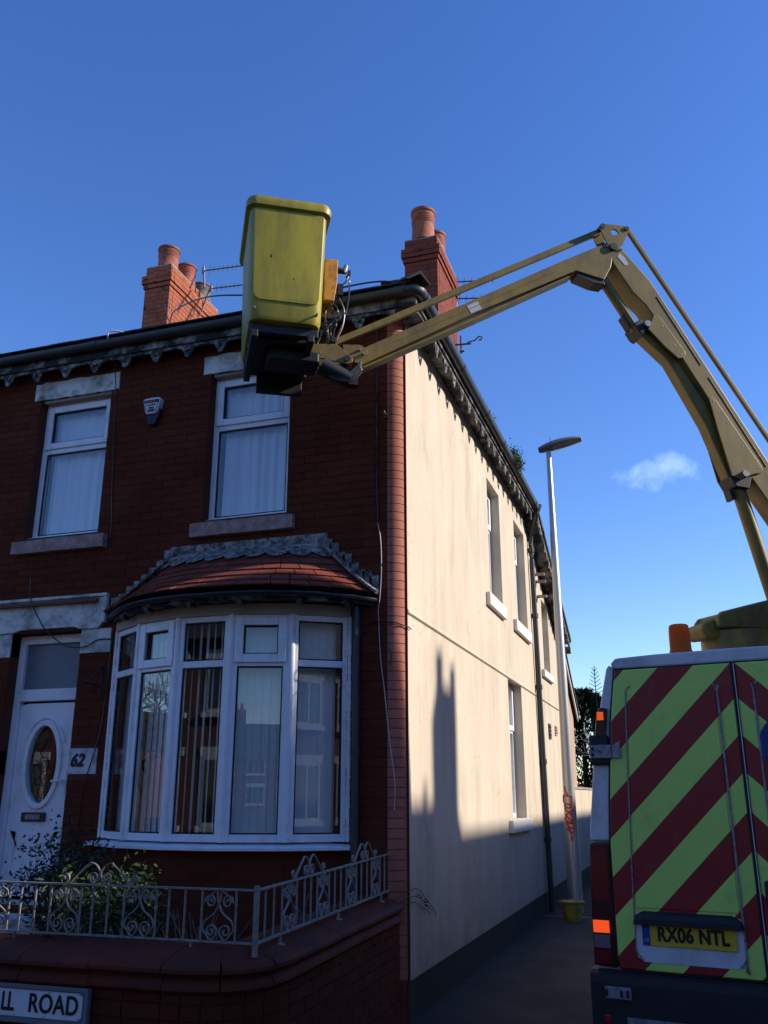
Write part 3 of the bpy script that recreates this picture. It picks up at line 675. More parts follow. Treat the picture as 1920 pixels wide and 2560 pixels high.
# painted stone surround
su = thing_part(house, "door_surround")
part(MB().prism([(-4.32, 3.385), (-2.92, 3.385), (-2.92, 3.135), (-2.955, 3.09), (-3.15, 3.09), (-3.22, 3.115), (-3.83, 3.115), (-3.92, 3.09), (-4.32, 3.09)], F - .03, F + .1, 'y'), "lintel", 'stone_white', su, bevel=.006)
part(MB().box(-4.32, -2.97, F - .075, F - .031, 3.335, 3.365), "drip_moulding", 'farbrick', su)
part(MB().box(-4.32, -2.88, F - .055, F + .05, 3.386, 3.415), "label_mould", 'stone_white', su, bevel=.005)
part(MB().box(-2.919, -2.88, F - .045, F + .05, 3.14, 3.385), "label_stop", 'stone_white', su, bevel=.006)
for (a, b, c, d, mt) in ((-3.145, -2.82, 2.865, 3.088, 'stone_white'), (-4.25, -3.93, 2.865, 3.088, 'stone_white'), (-3.145, -2.85, 1.79, 2.012, 'stone_band'), (-4.22, -3.93, 1.79, 2.012, 'stone_band')):
    part(MB().box(a, b, F - .010, F + .13, c, d), "stone_block", mt, su, bevel=.005)
text("house_number", "62", .15, (-3.05, F - .014, 1.905), 'ink', su, sx=.95, offset=.006, shear=.25)

# --- bay window
bay = thing_part(house, "bay_window")
BX = [-2.76, -2.345, -1.867, -1.367, -.889, -.475]; BYY = [-.09, -.37, -.516, -.516, -.37, -.09]
BP = [Vector((x, y, 0)) for x, y in zip(BX, BYY)]
ZB, ZT, ZM = 1.262, 3.045, 2.645
def facet(i):
    a, b = BP[i], BP[i + 1]; t = (b - a).normalized(); n = Vector((t.y, -t.x, 0))   # outward normal
    return a, b, t, n
def fbox(mb, i, u0, u1, d0, d1, z0, z1):
    a, b, t, n = facet(i)
    P = [a + t * u0 - n * d0, a + t * u1 - n * d0, a + t * u1 - n * d1, a + t * u0 - n * d1]
    vs = [(p.x, p.y, z0) for p in P] + [(p.x, p.y, z1) for p in P]
    mb.add(vs, [(0, 3, 2, 1), (4, 5, 6, 7), (0, 1, 5, 4), (1, 2, 6, 5), (2, 3, 7, 6), (3, 0, 4, 7)])
for i in range(5):
    a, b, t, n = facet(i); L = (b - a).length; f = .062; opening = i in (1, 3)
    fr = MB()
    fbox(fr, i, .012, f, 0, .07, ZB, ZT); fbox(fr, i, L - f, L - .012, 0, .07, ZB, ZT)
    fbox(fr, i, f, L - f, .001, .07, ZT - .05, ZT); fbox(fr, i, f, L - f, .001, .07, ZB, ZB + .058); fbox(fr, i, f, L - f, .001, .07, ZM - .028, ZM + .028)
    part(fr, "window_frame", 'upvc', bay, bevel=.006)
    g0 = f
    if opening:
        s = MB(); g = .072; u0, u1, b0, b1 = .035, L - .035, ZM + .0, ZT - .02
        fbox(s, i, u0, u0 + g, -.02, -.001, b0, b1); fbox(s, i, u1 - g, u1, -.02, -.001, b0, b1); fbox(s, i, u0 + g, u1 - g, -.019, -.001, b1 - g, b1); fbox(s, i, u0 + g, u1 - g, -.019, -.001, b0, b0 + g)
        part(s, "sash", 'upvc', bay, bevel=.008)
        top = (u0 + g, u1 - g, b0 + g, b1 - g)
    else: top = (f, L - f, ZM + .028, ZT - .05)
    gk = MB(); e = .011
    for (p0, p1, q0, q1) in (top, (f, L - f, ZB + .058, ZM - .028)):
        fbox(gk, i, p0, p0 + e, .012, .022, q0, q1); fbox(gk, i, p1 - e, p1, .012, .022, q0, q1); fbox(gk, i, p0 + e, p1 - e, .012, .022, q1 - e, q1); fbox(gk, i, p0 + e, p1 - e, .012, .022, q0, q0 + e)
        pn = MB(); fbox(pn, i, p0 - .005, p1 + .005, .024, .030, q0 - .005, q1 + .005); part(pn, "pane", 'glass2', bay)
    part(gk, "gasket", 'gasket', bay)
    # vertical blind slats behind the glass
    ns = 6
    for j in range(ns):
        c = a + t * (.05 + (L - .1) * (j + .5) / ns) - n * .13
        tw = R_({0: 62, 1: 12, 2: 48, 3: 8, 4: 10}[i] + random.uniform(-6, 6)); dv_ = t * math.cos(tw) + n * math.sin(tw); hw = (.043 if i != 2 else .032)
        p, q = c - dv_ * hw, c + dv_ * hw
        part(MB().add([(p.x, p.y, 1.3), (q.x, q.y, 1.3), (q.x, q.y, 3.02), (p.x, p.y, 3.02)], [(0, 1, 2, 3)]), "blind_slat", 'blind', bay)
for p in BP:
    part(MB().lathe([(.030, ZB), (.030, ZT)], (p.x, p.y + .012, 0), 10), "corner_post", 'upvc', bay, smooth=True)
def bay_off(d, z):
    out = []
    for i, p in enumerate(BP):
        if i == 0: n = facet(0)[3]
        elif i == 5: n = facet(4)[3]
        else: n = (facet(i - 1)[3] + facet(i)[3]); n = n / (n.length * (n.normalized().dot(facet(i)[3])))
        out.append(p + n * d + Vector((0, 0, z)))
    return out
sp = bay_off(.0, 0)
sp2 = [Vector((-2.86, -.10, 0))] + sp[0:] + [Vector((-.40, -.10, 0))]
part(MB().sweep([p + Vector((0, 0, 1.232)) for p in sp2], [(-.10, -.022), (.075, -.03), (.08, -.026), (.08, -.006), (.06, .004), (-.1, .026)]), "sill", 'upvc', bay)
part(MB().sweep([p + Vector((0, 0, 3.09)) for p in sp], [(-.10, -.045), (.02, -.045), (.02, .045), (-.10, .045)]), "head_band", 'cream', bay)
part(MB().sweep([p + Vector((0, 0, .82)) for p in sp], [(-.12, -.34), (-.016, -.34), (-.016, .385), (-.12, .385)]), "bay_wall", 'mortar', bay)
# bricks of the bay apron, one by one
zc = .52; k = 0
while zc < 1.19:
    for i in range(5):
        a, b, t, n = facet(i); L = (b - a).length
        cuts = [0, L / 2, L] if k % 2 == 0 else [0, L / 4, 3 * L / 4, L]
        for u0, u1 in zip(cuts, cuts[1:]):
            c = a + t * ((u0 + u1) / 2) - n * .062; brick("brick", 'brick', bay, (c.x, c.y, zc + CH / 2), (u1 - u0 - .007, .1, CH - .007), math.atan2(t.y, t.x))
    zc += CH; k += 1
# bay roof
br = thing_part(house, "bay_roof")
CXB = -1.535
def roof_pt(s, u):
    """s 0 eave..1 top, u -1..1 across"""
    s = min(s, 1.0)
    w = 1.30 + (.74 - 1.30) * s; cx_ = CXB + .06 * s; sag = .60 * (1 - s) ** .92 + .045; z = 3.20 + .50 * s + .035 * (1 - s) ** 3
    return Vector((cx_ + w * u, F + .0 - sag * (1 - abs(u) ** 2.6), z))
N = 7
# under-tile deck
vs = []; nu = 40
for j in range(N + 1):
    for i in range(nu + 1):
        p = roof_pt(j / N, -1 + 2 * i / nu); vs.append((p.x, p.y + .004, p.z - .012))
part(MB().add(vs, [(j * (nu + 1) + i, j * (nu + 1) + i + 1, (j + 1) * (nu + 1) + i + 1, (j + 1) * (nu + 1) + i) for j in range(N) for i in range(nu)]), "roof_deck", 'gasket', br)
for j in range(N):
    s0, s1 = (j - .05) / N, (j + 1.12) / N
    Ltot = sum((roof_pt(j / N, -1 + 2 * (i + 1) / 40) - roof_pt(j / N, -1 + 2 * i / 40)).length for i in range(40)); nt_ = max(4, round(Ltot / .17)); off = .5 * (j % 2)
    ed = [-1] + [-1 + 2 * (i + off) / nt_ for i in range(1 if off == 0 else 0, nt_)] + [1]
    for u0, u1 in zip(ed, ed[1:]):
        if u1 - u0 < .02: continue
        g = .004 / 1.3; lift = random.uniform(.016, .021)
        A, B, C_, D = roof_pt(s0, u0 + g), roof_pt(s0, u1 - g), roof_pt(s1, u1 - g), roof_pt(s1, u0 + g)
        nn = (B - A).cross(D - A).normalized()
        if nn.z < 0: nn = -nn
        top_ = [A + nn * lift, B + nn * (lift + random.uniform(-.002, .002)), C_ + nn * .004, D + nn * .004]; bot = [p - nn * .012 for p in top_]
        part(MB().add(top_ + bot, [(0, 1, 2, 3), (7, 6, 5, 4), (0, 4, 5, 1), (1, 5, 6, 2), (2, 6, 7, 3), (3, 7, 4, 0)]), "tile", 'tile', br)
# eave: gutter, fascia, soffit and small brackets
ev = [roof_pt(0, -1 + 2 * i / 32) for i in range(33)]
part(MB().sweep([(p.x, p.y - .012, 3.178) for p in ev], [(.03 * math.cos(R_(a)), .032 * math.sin(R_(a))) for a in range(-170, -5, 20)] + [(.024, .006), (-.024, .006)]), "gutter", 'black', br, smooth=True)
part(MB().sweep([(p.x, p.y + .045, 3.165) for p in ev], [(-.012, -.035), (.012, -.035), (.012, .035), (-.012, .035)]), "fascia", 'eave', br)
inn = [Vector((p.x * .93 + CXB * .07, min(F, (p.y - F) * .78 + F), 0)) for p in ev]
vs = [(p.x, p.y + .04, 3.133) for p in ev] + [(p.x, p.y, 3.128) for p in inn]
part(MB().add(vs, [(i, i + 1, 34 + i, 33 + i) for i in range(32)]), "soffit", 'eave', br)
for u in (-.75, -.45, -.1, .25, .6, .85):
    p = roof_pt(0, u); part(MB().box(p.x - .02, p.x + .02, p.y + .02, p.y + .11, 3.095, 3.135), "eave_bracket", 'black', br)
# lead flashings
fl = MB(); rings = []
fl_pts = [roof_pt(.985, -1.06 + 2.12 * i / 40) for i in range(41)]
part(MB().box(-2.26, -.69, F - .022, F + .004, 3.70, 3.805), "wall_flashing", 'lead', br, bevel=.004)
part(MB().sweep(catmull([(-2.24, F - .035, 3.675), (-1.9, F - .05, 3.688), (-1.5, F - .055, 3.682), (-1.1, F - .05, 3.69), (-.70, F - .035, 3.68)]), [(.03 * math.cos(R_(a)), .026 * math.sin(R_(a))) for a in range(0, 360, 45)]), "mortar_fillet", 'filletm', br, smooth=True)
vs = []; n = 72
for i in range(n + 1):
    u = -1.04 + 2.08 * i / n; sc_s = abs(math.sin(i / n * math.pi * 9)) ** .6
    vs.append(tuple(roof_pt(1.0, max(-1, min(1, u))) + Vector((0, -.022, .02)))); vs.append(tuple(roof_pt(.80 - .10 * sc_s, max(-1, min(1, u))) + Vector((0, -.026, .024))))
part(MB().add(vs, [(2 * i, 2 * i + 1, 2 * i + 3, 2 * i + 2) for i in range(n)]), "apron_flashing", 'lead', br)
for sg in (-1, 1):
    rk = [roof_pt(s / 10, sg * .975) + Vector((0, -.012, .03)) for s in range(-1, 11)]
    part(MB().sweep(rk, [(-.05, -.008), (.05, -.012), (.055, .0), (.0, .022), (-.05, .012)]), "rake_flashing", 'lead', br)
    for j in range(8):
        s = (j + .4) / 8.2; p = roof_pt(s, sg); h_ = random.uniform(.085, .13)
        part(MB().box(p.x - .042, p.x + .042, F - .018, F + .003, p.z - .02, p.z + h_), "stepped_flashing", 'lead', br, bevel=.003)
part(MB().tube([(-.40, F - .05, 3.12), (-.40, F - .05, 1.95), (-.40, F - .05, .55)], .034, 10), "downpipe", 'gutter', house, smooth=True)
for z in (2.9, 1.95, 1.1): part(MB().lathe([(.042, z - .03), (.042, z + .03)], (-.40, F - .05, 0), 10), "pipe_collar", 'gutter', house)

# --- eaves, gutters, roof
GX, GY, ZG = .215, -.30, 5.965            # gutter centre lines and height
ea = thing_part(house, "eaves")
part(MB().box(-9.0, GX - .055, -.24, F - .001, 5.865, 5.88), "front_soffit", 'eave', ea)
part(MB().box(.0005, GX - .055, F, 6.5, 5.872, 5.887), "side_soffit", 'eave', ea)
part(MB().box(-9.0, GX - .032, -.262, -.241, 5.835, 6.01), "front_fascia", 'eave', ea)
part(MB().box(GX - .054, GX - .033, -.240, 6.5, 5.865, 6.01), "side_fascia", 'eave', ea)
def scallop_mesh():
    mb = MB(); W = .355; n = 18; top = .0
    lo = []
    for i in range(n + 1):
        u = i / n; d = .030 + .040 * abs(2 * u - 1) ** 2.2
        lo.append((W * (u - .5), -d))
    mb.prism([(-W / 2, 0), (W / 2, 0)] + lo[::-1], -.01, .01, 'y')
    return mb
def pendant_mesh():
    mb = MB(); n = 18; out = []; inn = []
    for i in range(n):
        a = 2 * math.pi * i / n; rr = .052 * (1 + .16 * math.cos(3 * a + math.pi / 2 * 3)); out.append((rr * math.cos(a), rr * 1.15 * math.sin(a))); inn.append((.020 * math.cos(a), .024 * math.sin(a) + .004))
    plate_hole(mb, out, inn, -.009, .009); return mb
sme = scallop_mesh().mesh("scallop_board"); sme.materials.append(MT['eave2']); pme = pendant_mesh().mesh("pendant"); pme.materials.append(MT['eave2'])
def place(name, me, loc, rz=0):
    o = bpy.data.objects.new(name, me); col.objects.link(o); o.location = loc; o.rotation_euler = (0, random.uniform(-.04, .04), rz); o.parent = ea; return o
x = -.02
i = 0
while x > -5.2:
    place("scallop_board", sme, (x - .1775, -.232, 5.835), 0); place("pendant", pme, (x - .355, -.232, 5.772), 0).scale = (1.15, 1, 1.15); x -= .355; i += 1
y = -.16
while y < 6.1:
    place("scallop_board", sme, (.150, y + .1775, 5.868), R_(90)); place("pendant", pme, (.150, y + .355, 5.795), R_(90)).scale = (1.35, 1, 1.3); y += .355
# gutters: half-round with a thickness, corner bend, unions and brackets
hp = [(.056 * math.cos(R_(a)), .056 * math.sin(R_(a))) for a in range(180, 361, 15)] + [(.058, .012), (.050, .010)] + [(.048 * math.cos(R_(a)), .048 * math.sin(R_(a))) for a in range(350, 189, -20)] + [(-.050, .010), (-.058, .012)]
gp = [(-9.0, GY, ZG), (-6, GY, ZG), (-3, GY, ZG), (GX - .09, GY, ZG)] + [(GX - .09 + .09 * math.sin(R_(a)), GY + .09 - .09 * math.cos(R_(a)), ZG) for a in range(15, 91, 15)] + [(GX, 1, ZG), (GX, 3, ZG), (GX, 6.48, ZG)]
gt = part(MB().sweep(gp, hp), "gutter", 'gutter', house, smooth=True)
for (px, py, ang) in ((GX, -.12, 0), (GX, .55, 0), (GX, 1.35, 0), (GX, 2.6, 0), (GX, 3.6, 0), (GX, 4.8, 0), (GX, 6.2, 0), (.05, GY, 90), (-1.4, GY, 90), (-3.2, GY, 90)):
    d = Vector((0, .045, 0)) if ang == 0 else Vector((.045, 0, 0)); c = Vector((px, py, ZG))
    part(MB().sweep([c - d, c + d], [(.062 * math.cos(R_(a)), .062 * math.sin(R_(a))) for a in range(180, 361, 20)] + [(.062, .018), (-.062, .018)]), "gutter_union", 'gutter', gt)
# roof: hipped, slopes shallower than the eye's line over the gutter
PZ = .50
ex0, ex1, ey0, ey1, ez = -9.2, GX - .01, GY + .02, 6.5, 6.035
rh = (ey1 - ey0) / 2; ry = (ey0 + ey1) / 2; rzt = ez + rh * PZ; hx = ex1 - rh
roof = part(MB().add([(ex0, ey0, ez), (ex1, ey0, ez), (ex1, ey1, ez), (ex0, ey1, ez), (ex0, ry, rzt), (hx, ry, rzt), (ex0, ey0, ez - .03), (ex1, ey0, ez - .03), (ex1, ey1, ez - .03), (ex0, ey1, ez - .03)],
                     [(0, 1, 5, 4), (1, 2, 5), (2, 3, 4, 5), (0, 4, 3), (6, 7, 1, 0), (7, 8, 2, 1), (8, 9, 3, 2), (9, 8, 7, 6)]), "roof", 'slate', house)
# slates along the eaves (their lower edges are all one can see from below)
xx = ex1 - .05
while xx > -5.3:
    part(MB().box(xx - .295, xx, ey0 - .045, ey0 + .12, ez + .002, ez + .012 + random.uniform(0, .006)), "slate", 'slate', roof); xx -= .3
yy = ey0 + .1
while yy < ey1 - .3:
    part(MB().box(ex1 - .12, ex1 + .03, yy, yy + .295, ez + .002, ez + .012 + random.uniform(0, .006)), "slate", 'slate', roof); yy += .3
# hip tiles
hd_ = (Vector((hx, ry, rzt)) - Vector((ex1, ey0, ez))).normalized()
for j in range(6):
    a = Vector((ex1, ey0, ez)) + hd_ * (j * .38 - .05) + Vector((0, 0, .035 + (.03 if j == 0 else 0))); b = a + hd_ * .37
    part(MB().sweep([a, b], [(-.13, -.055), (-.11, -.055), (0, .02), (.11, -.055), (.13, -.055), (.0, .05)]), "hip_tile", 'slate', roof)
part(MB().box(-.16, .10, -.24, -.02, 6.12, 6.135), "hip_end_slate", 'eave2', roof)
part(MB().tube(catmull([(-3.03, -.32, 5.98), (-3.02, -.34, 6.06), (-2.95, -.30, 6.085), (-2.82, -.2, 6.06)]), .008, 6), "overflow_hook", 'farwhite', roof)
# rear wing: single slope falling to the back, verge on the side wall
part(MB().prism([(6.5, 5.93), (9.97, 4.37), (9.97, 4.45), (6.5, 6.01)], -4.5, .235, 'x'), "rear_roof", 'slate', house)
vg = part(MB().prism([(6.5, 5.81), (9.95, 4.26), (9.95, 4.375), (6.5, 5.925)], .19, .212, 'x'), "verge_board", 'eave2', house)
part(MB().prism([(6.5, 5.86), (9.9, 4.33), (9.9, 4.345), (6.5, 5.875)], .0005, .189, 'x'), "verge_soffit", 'eave', house)
yv = 6.6
while yv < 9.9:
    zv = 5.79 - (yv - 6.5) * .4493; o = place("verge_scallop", pme, (.20, yv, zv), R_(90)); o.scale = (1.2, 1, .7); o.parent = vg; yv += .2
part(MB().box(.0, .22, 9.86, 9.98, 4.16, 4.28), "purlin_end", 'eave', house)
for (y_, z_) in ((7.35, 5.10), (7.45, 5.0), (7.5, 4.76)): part(MB().box(.0, .16, y_ - .05, y_ + .05, z_ - .015, z_ + .015), "timber_stub", 'filletm', house)
# side downpipe with hopper bend
dp = part(MB().tube(catmull([(GX, 6.42, 5.93), (GX - .02, 6.46, 5.82), (.10, 6.66, 5.68), (.055, 6.73, 5.55), (.055, 6.735, 5.2)], 5) + [(.055, 6.84, 2.6), (.055, 6.96, .02)], .040, 12), "downpipe", 'gutter', house, smooth=True)
for z in (5.35, 4.3, 3.2, 2.1, 1.0): part(MB().lathe([(.052, z - .035), (.052, z + .035)], (.055, 6.735 + (5.2 - z) * .0435, 0), 12), "pipe_collar", 'gutter', house)
part(MB().cone((GX, 6.44, 5.90), (GX, 6.44, 6.0), .055, .09, 10), "rainwater_hopper", 'gutter', house)

# --- chimneys
def chimney(x0, x1, y0, y1, z0, zt, mat, pots, label):
    c = thing_part(house, "chimney"); c['label'] = label
    part(MB().box(x0 + .006, x1 - .006, y0 + .006, y1 - .006, z0, zt - .01), "stack_core", 'mortar2', c)
    z = zt - CH; k = 0
    while z > z0:
        ex = .0
        if k in (2, 3): ex = .045
        if k == 4: ex = .022
        a0, a1, b0, b1 = x0 - ex, x1 + ex, y0 - ex, y1 + ex
        if ex: part(MB().box(a0 + .01, a1 - .01, b0 + .01, b1 - .01, z + .004, z + CH - .004), "oversail_core", 'mortar2', c)
        W, D = a1 - a0, b1 - b0
        # front face
        n = max(2, round(W / .225)); ed = [a0 + W * i / n for i in range(n + 1)] if k % 2 == 0 else [a0] + [a0 + W * (i + .5) / n for i in range(n)] + [a1]
        for u0, u1 in zip(ed, ed[1:]):
            if u1 - u0 > .02: brick("brick", mat, c, ((u0 + u1) / 2, b0 + .05, z + CH / 2), (u1 - u0 - .006, .1, CH - .007), 0)
        n = max(2, round(D / .225)); ed = [b0 + .1 + (D - .1) * i / n for i in range(n + 1)] if k % 2 else [b0 + .1] + [b0 + .1 + (D - .1) * (i + .5) / n for i in range(n)] + [b1]
        for u0, u1 in zip(ed, ed[1:]):
            if u1 - u0 > .02: brick("brick", mat, c, (a1 - .05, (u0 + u1) / 2, z + CH / 2), (.1, u1 - u0 - .006, CH - .007), 0)
        z -= CH; k += 1
    part(MB().box(x0 - .0, x1 + .0, y0, y1, zt, zt + .03), "flaunching", 'filletm', c, bevel=.012)
    for (px, py, r0, h, m2, tilt) in pots:
        pr = [(r0 * 1.08, 0), (r0 * 1.08, .03), (r0 * 1.0, .05), (r0 * .95, h * .55)]
        for q in range(4): zz = h * (.58 + .07 * q); pr += [(r0 * .97, zz), (r0 * 1.01, zz + .008), (r0 * 1.01, zz + .02), (r0 * .96, zz + .028)]
        pr += [(r0 * .98, h * .9), (r0 * 1.08, h * .93), (r0 * 1.08, h), (r0 * .88, h), (r0 * .84, h * .6), (r0 * .84, h * .5)]
        part(MB().lathe(pr, (px, py, zt + .025), 24), "chimney_pot", m2, c, smooth=True)
    return c
chimney(-1.20, -.69, 4.0, 5.2, 7.2, 9.56, 'chim2', [(-.95, 4.17, .175, .55, 'pot', 0), (-.92, 4.75, .165, .52, 'pot', 0)], "red brick chimney stack near the corner with two ribbed pots")
chimney(-5.42, -4.96, 3.6, 5.15, 7.2, 9.70, 'chim', [(-5.16, 3.80, .165, .40, 'pot', 0), (-5.12, 4.30, .155, .37, 'pot', 0), (-5.12, 4.80, .16, .30, 'potdark', 0)], "sunlit orange brick chimney stack with three pots, soot spotted")

# ================================================================== things fixed to the house
def aerial(name, label, root, tip, n, ln, mast, group):
    t = thing(name, label, "aerial", root, 0, group); a, b = Vector(root), Vector(tip); d = (b - a).normalized(); up = Vector((0, 0, 1)); e = (up - d * up.dot(d)).normalized()
    part(MB().tube([a, b], .011, 6), "boom", 'aerial', t)
    for i in range(n):
        p = a + (b - a) * (.08 + .9 * i / (n - 1)); part(MB().tube([p - e * ln * (1 if i else 1.6), p + e * ln * (1 if i else 1.6)], .006, 5), "element", 'aerial', t)
    part(MB().tube([mast[0], mast[1]], .016, 8), "mast", 'aerial', t)
    part(MB().box(a.x - .02, a.x + .02, a.y - .02, a.y + .02, a.z - .05, a.z + .05), "clamp", 'hinge', t)
    return t
aerial("television_aerial", "upper of two toothed television aerials beside the left chimney", (-4.86, 4.4, 10.05), (-3.35, 4.4, 9.95), 17, .06, ((-4.82, 4.4, 9.72), (-4.86, 4.4, 10.15)), "television aerials by the chimneys")
aerial("television_aerial", "lower of two toothed television aerials beside the left chimney", (-4.78, 4.55, 9.78), (-3.40, 4.55, 9.68), 16, .06, ((-4.96, 4.55, 9.3), (-4.78, 4.55, 9.85)), "television aerials by the chimneys")
aerial("television_aerial", "upper short aerial poking out right of the right chimney", (-.75, 5.28, 9.55), (-.10, 5.28, 9.46), 6, .06, ((-.72, 5.28, 9.0), (-.75, 5.28, 9.60)), "television aerials by the chimneys")
aerial("television_aerial", "lower short aerial poking out right of the right chimney", (-.72, 5.30, 9.25), (-.10, 5.30, 9.15), 6, .06, ((-.72, 5.26, 9.0), (-.72, 5.30, 9.30)), "television aerials by the chimneys")
t = thing("wall_bracket", "rusty iron hook bracket on the right chimney", "bracket", (-.66, 5.0, 8.25))
part(MB().tube([(-.69, 5.0, 8.26), (-.44, 5.0, 8.24)], .014, 6), "arm", 'rail_dark', t); part(MB().tube([(-.60, 5.0, 8.10), (-.60, 5.0, 8.40)], .014, 6), "upright", 'rail_dark', t)
part(MB().tube([(-.62, 5.0, 8.13), (-.55, 5.0, 8.13)], .016, 6), "lug", 'rail_dark', t)
part(MB().tube(catmull([(-.50, 5, 8.27), (-.38, 5, 8.29), (-.32, 5, 8.34), (-.27, 5, 8.32), (-.29, 5, 8.28), (-.32, 5, 8.285)]), .010, 6), "hook", 'rail_dark', t)
# alarm bell box
al = thing("alarm_box", "white and navy alarm bell box between the upper windows", "alarm box", (-2.54, F, 5.2))
outl = [(-2.655, 5.325), (-2.64, 5.345), (-2.56, 5.35), (-2.47, 5.345), (-2.455, 5.325), (-2.49, 5.19), (-2.51, 5.175), (-2.60, 5.175), (-2.62, 5.19)]
part(MB().prism(outl, F - .075, F - .001, 'y'), "cover", 'sign_white', al, bevel=.012)
part(MB().prism([(-2.615, 5.176), (-2.495, 5.176), (-2.475, 5.24), (-2.46, 5.20), (-2.51, 5.075), (-2.53, 5.065), (-2.575, 5.065), (-2.59, 5.08)], F - .055, F - .001, 'y'), "base", 'navy', al, bevel=.008)
bd = [(-2.638, 5.318), (-2.472, 5.318), (-2.505, 5.198), (-2.605, 5.198)]
part(MB().sweep([(a, F - .0765, b) for a, b in bd], [(-.003, -.001), (.003, -.001), (.003, .001), (-.003, .001)], closed=True, up=Vector((0, 1, 0))), "border", 'ink', al)
for s_, z, sz, m_t in (("GARDINER", 5.300, .034, 'ink'), ("ALARMS", 5.268, .026, 'red_ink'), ("01253", 5.237, .024, 'ink'), ("343685", 5.212, .024, 'ink')):
    text("lettering", s_, sz, (-2.555, F - .0775, z), m_t, al, offset=.0009)
# cables
def cable(name, label, pts, r, mat, group="cables on the house front"):
    o = MB().tube(catmull(pts, 8), r, 6).obj(name, mat, smooth=True); tag(o, label, "cable", group); return o
cable("cable", "black wire drooping across the white door lintel", [(-3.75, F - .06, 3.62), (-3.72, F - .06, 3.40), (-3.55, F - .06, 3.14), (-3.41, F - .06, 3.02), (-3.26, F - .05, 2.93), (-3.08, F - .03, 2.92), (-2.95, F - .02, 2.98), (-2.80, F - .02, 2.98)], .006, 'black')
cable("cable", "thin dark wire down the brickwork beside the left upper window", [(-3.02, -.2, 5.86), (-3.03, F - .012, 5.5), (-3.00, F - .008, 5.0), (-2.96, F - .008, 4.4), (-2.93, F - .008, 4.0), (-2.95, F - .075, 3.9)], .005, 'black')
cable("cable", "thin dark wire from the door lintel down past the house number", [(-2.80, F - .02, 2.98), (-2.81, F - .01, 2.6), (-2.83, F - .01, 2.2), (-2.88, F - .02, 1.95), (-2.93, F - .02, 1.75), (-2.97, F - .01, 1.5), (-2.98, F - .01, 1.0)], .005, 'black')
cable("cable", "black wire running down the brick beside the rounded corner", [(-.24, -.2, 5.86), (-.235, F - .015, 5.6), (-.235, F - .01, 5.0), (-.235, F - .01, 4.3), (-.225, F - .012, 3.85)], .007, 'black')
cable("cable", "loose pale wire bowing out beside the rounded corner", [(-.225, F - .012, 3.85), (-.195, F - .03, 3.7), (-.185, F - .035, 3.45), (-.20, F - .03, 3.2), (-.22, F - .012, 3.08)], .004, 'palesteel')
cable("cable", "loose pale wire hanging low beside the rounded corner", [(-.22, F - .012, 3.08), (-.20, F - .012, 2.7), (-.165, F - .012, 2.42), (-.12, F - .03, 2.05), (-.075, F - .03, 1.72), (-.085, F - .012, 1.50)], .0035, 'palesteel')
cable("cable", "dark wire looped round the rounded brick corner at mid height", [(-.30, F - .012, 2.98), (-.2, F - .012, 2.99), (-.11, F - .012, 2.98), (-.05, -.085, 2.97), (-.01, -.03, 2.955), (.012, .0, 2.95), (.014, .06, 2.94)], .005, 'black')
cable("cable", "black wire lying over the roof edge behind the basket", [(-5.0, 3.5, 9.0), (-4.0, 2.2, 7.75), (-3.0, .8, 6.95), (-2.0, -.1, 6.42), (-1.0, -.26, 6.15), (-.2, -.32, 6.10), (.1, -.30, 6.03)], .008, 'black')
cable("cable", "short dark wire arc across the brick at the mid height band", [(-.20, F - .015, 2.80), (-.13, F - .03, 2.77), (-.10, F - .03, 2.70), (-.12, F - .015, 2.62)], .004, 'black')
t = thing("wall_hook", "dark iron bracket on the brick between door and bay window", "bracket", (-2.93, F, 2.55))
part(MB().tube([(-2.88, F - .005, 2.45), (-2.88, F - .005, 2.75)], .008, 6), "upright", 'black', t); part(MB().tube([(-2.88, F - .005, 2.73), (-2.95, F - .16, 2.58), (-2.88, F - .01, 2.55)], .007, 6), "arm", 'black', t)
t = thing("wall_hook", "small black iron hook on the brick near the rounded corner", "bracket", (-.15, F, 4.85))
part(MB().box(-.17, -.13, F - .02, F - .001, 4.82, 4.88), "plate", 'black', t); part(MB().tube([(-.15, F - .01, 4.85), (-.15, F - .06, 4.84), (-.15, F - .07, 4.87)], .007, 6), "pin", 'black', t)

# ================================================================== GARDEN WALL
def zs(y): return .026 * max(0, y + 2.4)              # the side run climbs slightly to the house
gw = thing("garden_wall", "low red brick garden wall with rolled terracotta coping in front of the house", "wall", (-1, -2.5, 0))
RC = .42
WX, WY = -.045, -2.60                                   # outer faces
def gpath(d, z=0):     # outer face line offset outwards by d, from the house corner to the left
    r = RC + d; pts = [Vector((WX + d, -.115 - .25 * i / 1, 0)) for i in (0,)]
    y = -.115
    pts = []
    while y > WY + RC + .01: pts.append(Vector((WX + d, y, z + zs(y)))); y -= .15
    cx_, cy_ = WX - RC, WY + RC
    for a in range(0, -91, -9): pts.append(Vector((cx_ + r * math.cos(R_(a)), cy_ + r * math.sin(R_(a)), z + zs(cy_ + r * math.sin(R_(a))))))
    x = cx_ - .2
    while x > -6: pts.append(Vector((x, WY - d, z))); x -= .2
    return pts
part(MB().sweep(gpath(-.12, .33), [(-.11, -.36), (.112, -.36), (.112, .33), (-.11, .33)]), "wall_core", 'mortar', gw)
